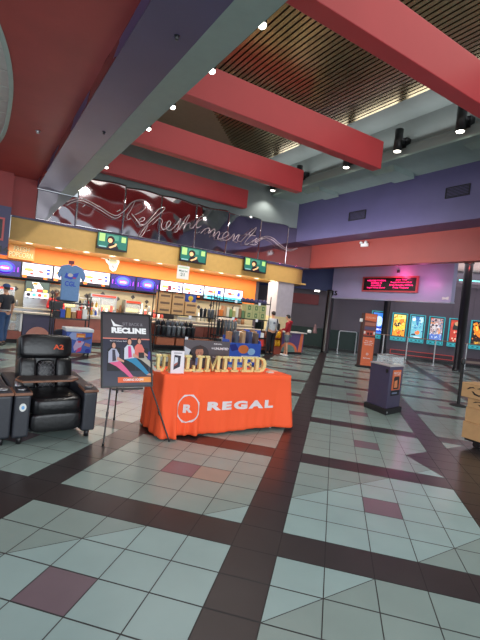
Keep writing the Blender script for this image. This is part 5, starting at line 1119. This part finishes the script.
def person(lab, loc, rz, h, top, legs, hair_c, skin_c=(206, 150, 120), shorts=False, arms='down', cap=None, shoe=(230, 228, 226), hood=False, longs=True, stride=.06, headturn=0, headdown=0):
    k = h/1.75; V = lambda x, y, z: (x*k, y*k, z*k)
    t = thing('person', lab, 'person', loc, rz)
    el = {'down': (.24, -.03, 1.12), 'front': (.25, .02, 1.12)}[arms]; wr = {'down': (.25, .04, .88), 'front': (.15, .24, 1.12)}[arms]
    N_ = {'pel': (V(0, 0, .96), (.14*k, .105*k)), 'wst': (V(0, 0, 1.1), (.125*k, .095*k)), 'cst': (V(0, 0, 1.28), (.15*k, .105*k)), 'shc': (V(0, -.01, 1.42), (.1*k, .085*k)), 'nk': (V(0, .0, 1.49), .055*k),
          'nk2': (V(0, .01+headdown*.3, 1.54), .052*k), 'hd0': (V(0, .03+headdown*.7, 1.585), (.062*k, .075*k)), 'hd1': (V(0, .02+headdown, 1.65), (.076*k, .095*k)), 'hd2': (V(0, .01+headdown, 1.71), (.06*k, .07*k)), 'hd3': (V(0, .01+headdown, 1.735), .03*k)}
    E3 = [('pel', 'wst'), ('wst', 'cst'), ('cst', 'shc'), ('shc', 'nk'), ('nk', 'nk2'), ('nk2', 'hd0'), ('hd0', 'hd1'), ('hd1', 'hd2'), ('hd2', 'hd3')]
    for s, n in ((-1, 'l'), (1, 'r')):
        st = stride*s
        N_.update({'sh'+n: (V(s*.17, -.01, 1.4), .06*k), 'el'+n: (V(s*el[0], el[1], el[2]), .042*k), 'wr'+n: (V(s*wr[0], wr[1], wr[2]), .028*k), 'pa'+n: (V(s*(wr[0]-(0 if arms == 'down' else .03)), wr[1]+(.01 if arms == 'down' else .06), wr[2]-(.07 if arms == 'down' else 0)), (.036*k, .018*k)),
                   'hp'+n: (V(s*.09, st*.2, .88), .09*k), 'kn'+n: (V(s*.1, st*.6+.02, .5), .058*k), 'an'+n: (V(s*.1, st, .09), .038*k), 'to'+n: (V(s*.115, st+.13, .035), (.04*k, .03*k))})
        E3 += [('shc', 'sh'+n), ('sh'+n, 'el'+n), ('el'+n, 'wr'+n), ('wr'+n, 'pa'+n), ('pel', 'hp'+n), ('hp'+n, 'kn'+n), ('kn'+n, 'an'+n), ('an'+n, 'to'+n)]
    vs, fs = skinmesh('body', N_, E3, 'pel'); b = MB(); sk = mat('skin_%d' % skin_c[0], skin_c, .55, noise=.04); b.use(sk); b.add(vs, fs, True)
    for s, n in ((-1, 'l'), (1, 'r')):      # fingers rooted in the palm
        pa = Vector(N_['pa'+n][0])
        fd = Vector((0, .1, -1)).normalized() if arms == 'down' else Vector((-s*.3, 1, -.1)).normalized()
        sd = Vector((0, 1, 0)) if arms == 'down' else Vector((-s, 0, 0))
        for q, L in enumerate((.07, .078, .073, .058)):
            p0 = pa+sd*(.012*(1.5-q))*k; p1 = p0+fd*L*.55*k; p2 = p1+(fd+Vector((-s*.5, 0, -.1))).normalized()*L*.45*k; b.tube([p0, p1, p2], .008*k, 6, rs=[.0095*k, .0085*k, .006*k])
        p0 = pa+sd*.02*k-fd*.03*k; b.tube([p0, p0+(sd+fd).normalized()*.035*k, p0+(sd*.6+fd).normalized()*.06*k], .01*k, 6, rs=[.012*k, .01*k, .007*k])
    hc = Vector(V(0, .02+headdown, 1.645))
    b.add(*(lambda m_: (m_.v, m_.f))(MB().ball(hc+Vector((0, .088*k, -.01*k)), .016*k, .8, 1.2, 1.3)), True)       # nose
    for s in (-1, 1):
        b.add(*(lambda m_: (m_.v, m_.f))(MB().ball(hc+Vector((s*.077*k, -.005*k, -.005*k)), .02*k, .4, .8, 1.3)), True)   # ears
    b.use(white)
    for s in (-1, 1): mm = MB().ball(hc+Vector((s*.03*k, .083*k, .012*k)), .011*k, 1.2, .6, .8); b.add(mm.v, mm.f, True)
    b.use(mat('iris_dark', (40, 28, 24), .3))
    for s in (-1, 1): mm = MB().ball(hc+Vector((s*.03*k, .089*k, .012*k)), .0055*k); b.add(mm.v, mm.f, True)
    b.use(mat('lips', (176, 96, 88), .5)); mm = MB().ball(hc+Vector((0, .084*k, -.045*k)), .02*k, 1.1, .5, .35); b.add(mm.v, mm.f, True)
    b.build('body', None, t)
    # hair
    b = MB(); prof = []
    vs = []; fs = []; n = 20; mrows = 9
    for i in range(mrows+1):
        ph = R(90-i*13.5)
        for q in range(n):
            th = 2*math.pi*q/n; back = (1-math.sin(th))/2; cut = max(ph, R(18) if math.sin(th) > .25 else (R(-32)*back))
            rx, ry_, rz_ = .086*k, .106*k, .112*k; vs.append(hc+Vector((rx*math.cos(cut)*math.cos(th), ry_*math.cos(cut)*math.sin(th)-.006*k, rz_*math.sin(cut)+.008*k)))
    for i in range(mrows):
        for q in range(n): fs.append((i*n+q, i*n+(q+1) % n, (i+1)*n+(q+1) % n, (i+1)*n+q))
    b.add(vs, fs, True); b.build('hair', mat('hair_%d' % hair_c[0], hair_c, .6, noise=.2, scale=40, bump=.3), t)
    # clothes: slightly wider skins over the body
    g_ = 1.16
    T_ = {'hem': (V(0, 0, .9), (.175*k, .13*k)), 'wst': (V(0, 0, 1.08), (.155*k, .122*k)), 'cst': (V(0, 0, 1.27), (.175*k, .128*k)), 'shc': (V(0, -.01, 1.4), (.12*k, .1*k)), 'nk': (V(0, -.005, 1.47), .078*k)}
    TE = [('hem', 'wst'), ('wst', 'cst'), ('cst', 'shc'), ('shc', 'nk')]
    for s, n in ((-1, 'l'), (1, 'r')):
        T_['sh'+n] = (V(s*.175, -.01, 1.395), .08*k); e_ = Vector(N_['el'+n][0]); sh = Vector(T_['sh'+n][0]); w_ = Vector(N_['wr'+n][0]); TE.append(('shc', 'sh'+n))
        if longs: T_['el'+n] = (tuple(e_), .066*k); T_['wr'+n] = (tuple(e_+(w_-e_)*.9), .05*k); TE += [('sh'+n, 'el'+n), ('el'+n, 'wr'+n)]
        else: T_['el'+n] = (tuple(sh+(e_-sh)*.75), .07*k); TE.append(('sh'+n, 'el'+n))
    vs, fs = skinmesh('shirt', T_, TE, 'hem'); b = MB(); b.add(vs, fs, True); b.build('hoodie' if hood else 'shirt', mat('cloth_%d_%d_%d' % top, top, .9, noise=.08, scale=12), t)
    L_ = {'pel': (V(0, 0, .99), (.16*k, .12*k))}; LE = []
    for s, n in ((-1, 'l'), (1, 'r')):
        kn = Vector(N_['kn'+n][0]); an = Vector(N_['an'+n][0]); hp = Vector(N_['hp'+n][0])
        L_['hp'+n] = (tuple(hp), .115*k); LE.append(('pel', 'hp'+n))
        if shorts: L_['kn'+n] = (tuple(hp+(kn-hp)*.85), .1*k); LE.append(('hp'+n, 'kn'+n))
        else: L_['kn'+n] = (tuple(kn), .08*k); L_['an'+n] = (tuple(an+Vector((0, 0, .0))), .065*k); LE += [('hp'+n, 'kn'+n), ('kn'+n, 'an'+n)]
    vs, fs = skinmesh('trousers', L_, LE, 'pel'); b = MB(); b.add(vs, fs, True); b.build('shorts' if shorts else 'trousers', mat('cloth_%d_%d_%d' % legs, legs, .9, noise=.08, scale=12), t)
    for s, n in ((-1, 'l'), (1, 'r')):
        an = Vector(N_['an'+n][0]); b = MB(); b.pillow((an.x-.05*k, an.y-.07*k, 0), (an.x+.055*k, an.y+.2*k, .085*k), .6); b.build('shoe', col(shoe), t)
    if hood: b = MB(); b.pillow((-.11*k, -.17*k, 1.38*k), (.11*k, .02*k, 1.52*k), .7); b.build('hood', mat('cloth_%d_%d_%d' % top, top, .9), t)
    if cap:
        b = MB(); c0_ = hc+Vector((0, 0, .03*k)); b.lathe([(.098*k, 0), (.1*k, .03*k), (.08*k, .075*k), (.04*k, .095*k), (.001, .1*k)], c0_, 20, .93, 1.12); b.prism([c0_+Vector((-.07*k, .08*k, .004)), c0_+Vector((.07*k, .08*k, .004)), c0_+Vector((.055*k, .18*k, -.005)), c0_+Vector((-.055*k, .18*k, -.005))], (0, 0, .01)); b.build('cap', mat('cap_cloth', cap, .85), t)
    return t
pm = person('man in a blue cap, dark t-shirt and jeans standing at the left edge', (.62, 12.55, 0), R(40), 1.6, (46, 48, 56), (58, 84, 124), (50, 40, 36), (196, 150, 124), cap=(58, 82, 130), longs=False, shoe=(60, 56, 56))
b = MB(); b.lathe([(.128, 0), (.13, .035), (.128, .035)], (0, 0, .905), 24, 1.22, .95); b.build('belt', mat('belt_grey', (150, 150, 150), .4), pm)
pw = person('person in a pale grey top and black trousers seen from behind by the white pillar', (9.42, 12.62, 0), R(-6), 1.64, (200, 204, 208), (30, 30, 36), (52, 36, 30), stride=.03, shoe=(40, 40, 44))
b = MB(); b.tube([(.10, -.13, 1.36), (.16, -.135, 1.15), (.19, -.12, .98)], .02, 8); b.pillow((.13, -.19, .95), (.24, -.11, 1.2), .6); b.build('shoulder_bag', blackm, pw)
b = MB(); b.pillow((-.05, -.135, 1.16), (.05, -.115, 1.24), .8); b.build('shirt_print', col((110, 120, 134)), pw)
person('person in a dark red hoodie and grey shorts at the purple guest counter', (9.93, 12.3, 0), R(35), 1.56, (150, 24, 38), (104, 112, 118), (30, 26, 28), shorts=True, hood=True, arms='front', headdown=.04, stride=.08)
p = onY(57, 294, 14.1); person('worker in a red top behind the counter, left of the blue t-shirt', (p.x, 14.15, 0), R(170), 1.6, (196, 44, 50), (30, 30, 34), (34, 26, 24), (120, 80, 64), arms='front', shoe=(40, 40, 44))

# ------------------------------------------------------------------ lights
def area(name, loc, rot, sx, sy, power, rgb=(1, 1, 1)):
    l = bpy.data.lights.new(name, 'AREA'); l.shape = 'RECTANGLE'; l.size = sx; l.size_y = sy; l.energy = power; l.color = rgb
    o = bpy.data.objects.new(name, l); C.objects.link(o); o.location = loc; o.rotation_euler = rot; return o
def spot(name, loc, target, power, ang=80, rgb=(1, 1, 1), r=.05):
    l = bpy.data.lights.new(name, 'SPOT'); l.energy = power; l.spot_size = R(ang); l.spot_blend = .6; l.color = rgb; l.shadow_soft_size = r
    o = bpy.data.objects.new(name, l); C.objects.link(o); o.location = loc; o.rotation_euler = (Vector(target)-Vector(loc)).to_track_quat('-Z', 'Y').to_euler(); return o
def point(name, loc, power, rgb=(1, 1, 1), r=.1):
    l = bpy.data.lights.new(name, 'POINT'); l.energy = power; l.color = rgb; l.shadow_soft_size = r
    o = bpy.data.objects.new(name, l); C.objects.link(o); o.location = loc; return o
W = bpy.data.worlds.new('world'); bpy.context.scene.world = W; W.use_nodes = True
bg = W.node_tree.nodes['Background']; bg.inputs[0].default_value = (.82, .91, 1, 1); bg.inputs[1].default_value = .7
area('entrance_daylight', (2.5, -4.6, 2.4), (R(80), 0, 0), 10, 3.6, 520, (.88, .95, 1))
area('well_light', (5.6, 5.5, ZC-.4), (0, 0, 0), 4.5, 12, 160, (1, .97, .92))
area('concession_light', (5.6, 14.35, z0-.03), (0, 0, 0), 10, 1.0, 215, (1, .93, .80))
area('concession_wash', (5.5, 13.72, z0-.02), (R(30), 0, 0), 10, .15, 90, (1, .86, .62))
for x in (2.9, 5.4, 8.0): spot('front_counter_fill', (x, 10.6, 5.3), (x+.2, 12.7, .8), 240, 120, (1, .96, .9), .06)  # added fill without fixtures, brightens the counter front and the people
for y in wlpos:
    spot('wall_light_beam', (9.12, y, H+4.56), (9.25, y, 0), 60, 120, (1, .98, .92))
for y in (3.9, 5.0, 6.3, 7.4, 9.3): spot('soffit_light_beam', (xr+.12, y, ZS-.06), (xr+.4, y, 0), 60, 100, (1, .98, .92))
area('ledge_fill', (9.25, 5, ZL+.35), (R(180), R(-15), 0), .25, 17, 60, (.95, .98, 1))  # added uplight with no fixture, softly brightens grey wall and slats
area('side_window_daylight', (-6.2, 3.5, 2.3), (R(90), 0, R(-90)), 6, 2.2, 110, (.75, .85, 1))
area('far_lobby_light', (17.5, 11.5, 4.35), (0, 0, 0), 5, 6, 120, (.95, .88, 1))
area('far_cove_light', (18.5, 9.5, 3.7), (R(180), 0, 0), 5, 4, 60, (1, .9, .9))
area('entry_fill', (9.4, 10.5, 4.2), (0, R(-80), 0), .6, 6, 75, (.95, .92, 1))  # unseen fill added to brighten the hanging board and right walls
area('oval_fill', (-1.6, 8.8, ZR+.08), (R(180), 0, 0), 2.4, 6, 26, (.95, 1, 1))  # added fill, lifts the dark recess so the white tiles show
point('sign_glow', (13.3, 10.35, 3.5), 14, (1, .1, .3), .05)
point('sign_glow', (13.2, 9.2, 3.2), 7, (1, .2, .6), .05)
point('column_glow', (16.2, 9.2, 4.2), 5, (1, .1, .1), .05)
area('orange_side_light', (-.8, 14.2, 2.5), (0, 0, 0), 1, 1, 20, (1, .8, .6))
# pieces fixed to a part go one level below it
def sub_of(part_names, owners):
    for o in list(bpy.data.objects):
        if o.parent is not None and o.parent.type == 'EMPTY' and o.name.split('.')[0] in part_names:
            for c in bpy.data.objects:
                if c.parent == o.parent and c.name.split('.')[0] == owners and c != o: o.parent = c; break
for kids, own in ((('notice', 'name_strip', 'keyhole'), 'cabinet'), (('bolt',), 'plinth'), (('tray_rim',), 'clear_tray'), (('seat_number',), 'head_cushion'), (('stitching',), 'quilted_panel'), (('tray_mat',), 'tray'), (('shirt_print',), 'shirt'), (('belt',), 'trousers'), (('hood',), 'hoodie'), (('nozzle', 'logo_strip'), 'cabinet'), (('glass_door', 'name_plate'), 'cabinet'), (('glass_front',), 'case_frame'), (('arc_panel', 'front_panel'), 'body'), (('name_strip',), 'case')):
    sub_of(kids, own)
sc = bpy.context.scene; vs_ = sc.view_settings
sc.display_settings.display_device = 'sRGB'; vs_.view_transform = 'Standard'; vs_.look = 'None'; vs_.gamma = 1; vs_.use_curve_mapping = False; vs_.exposure = .2
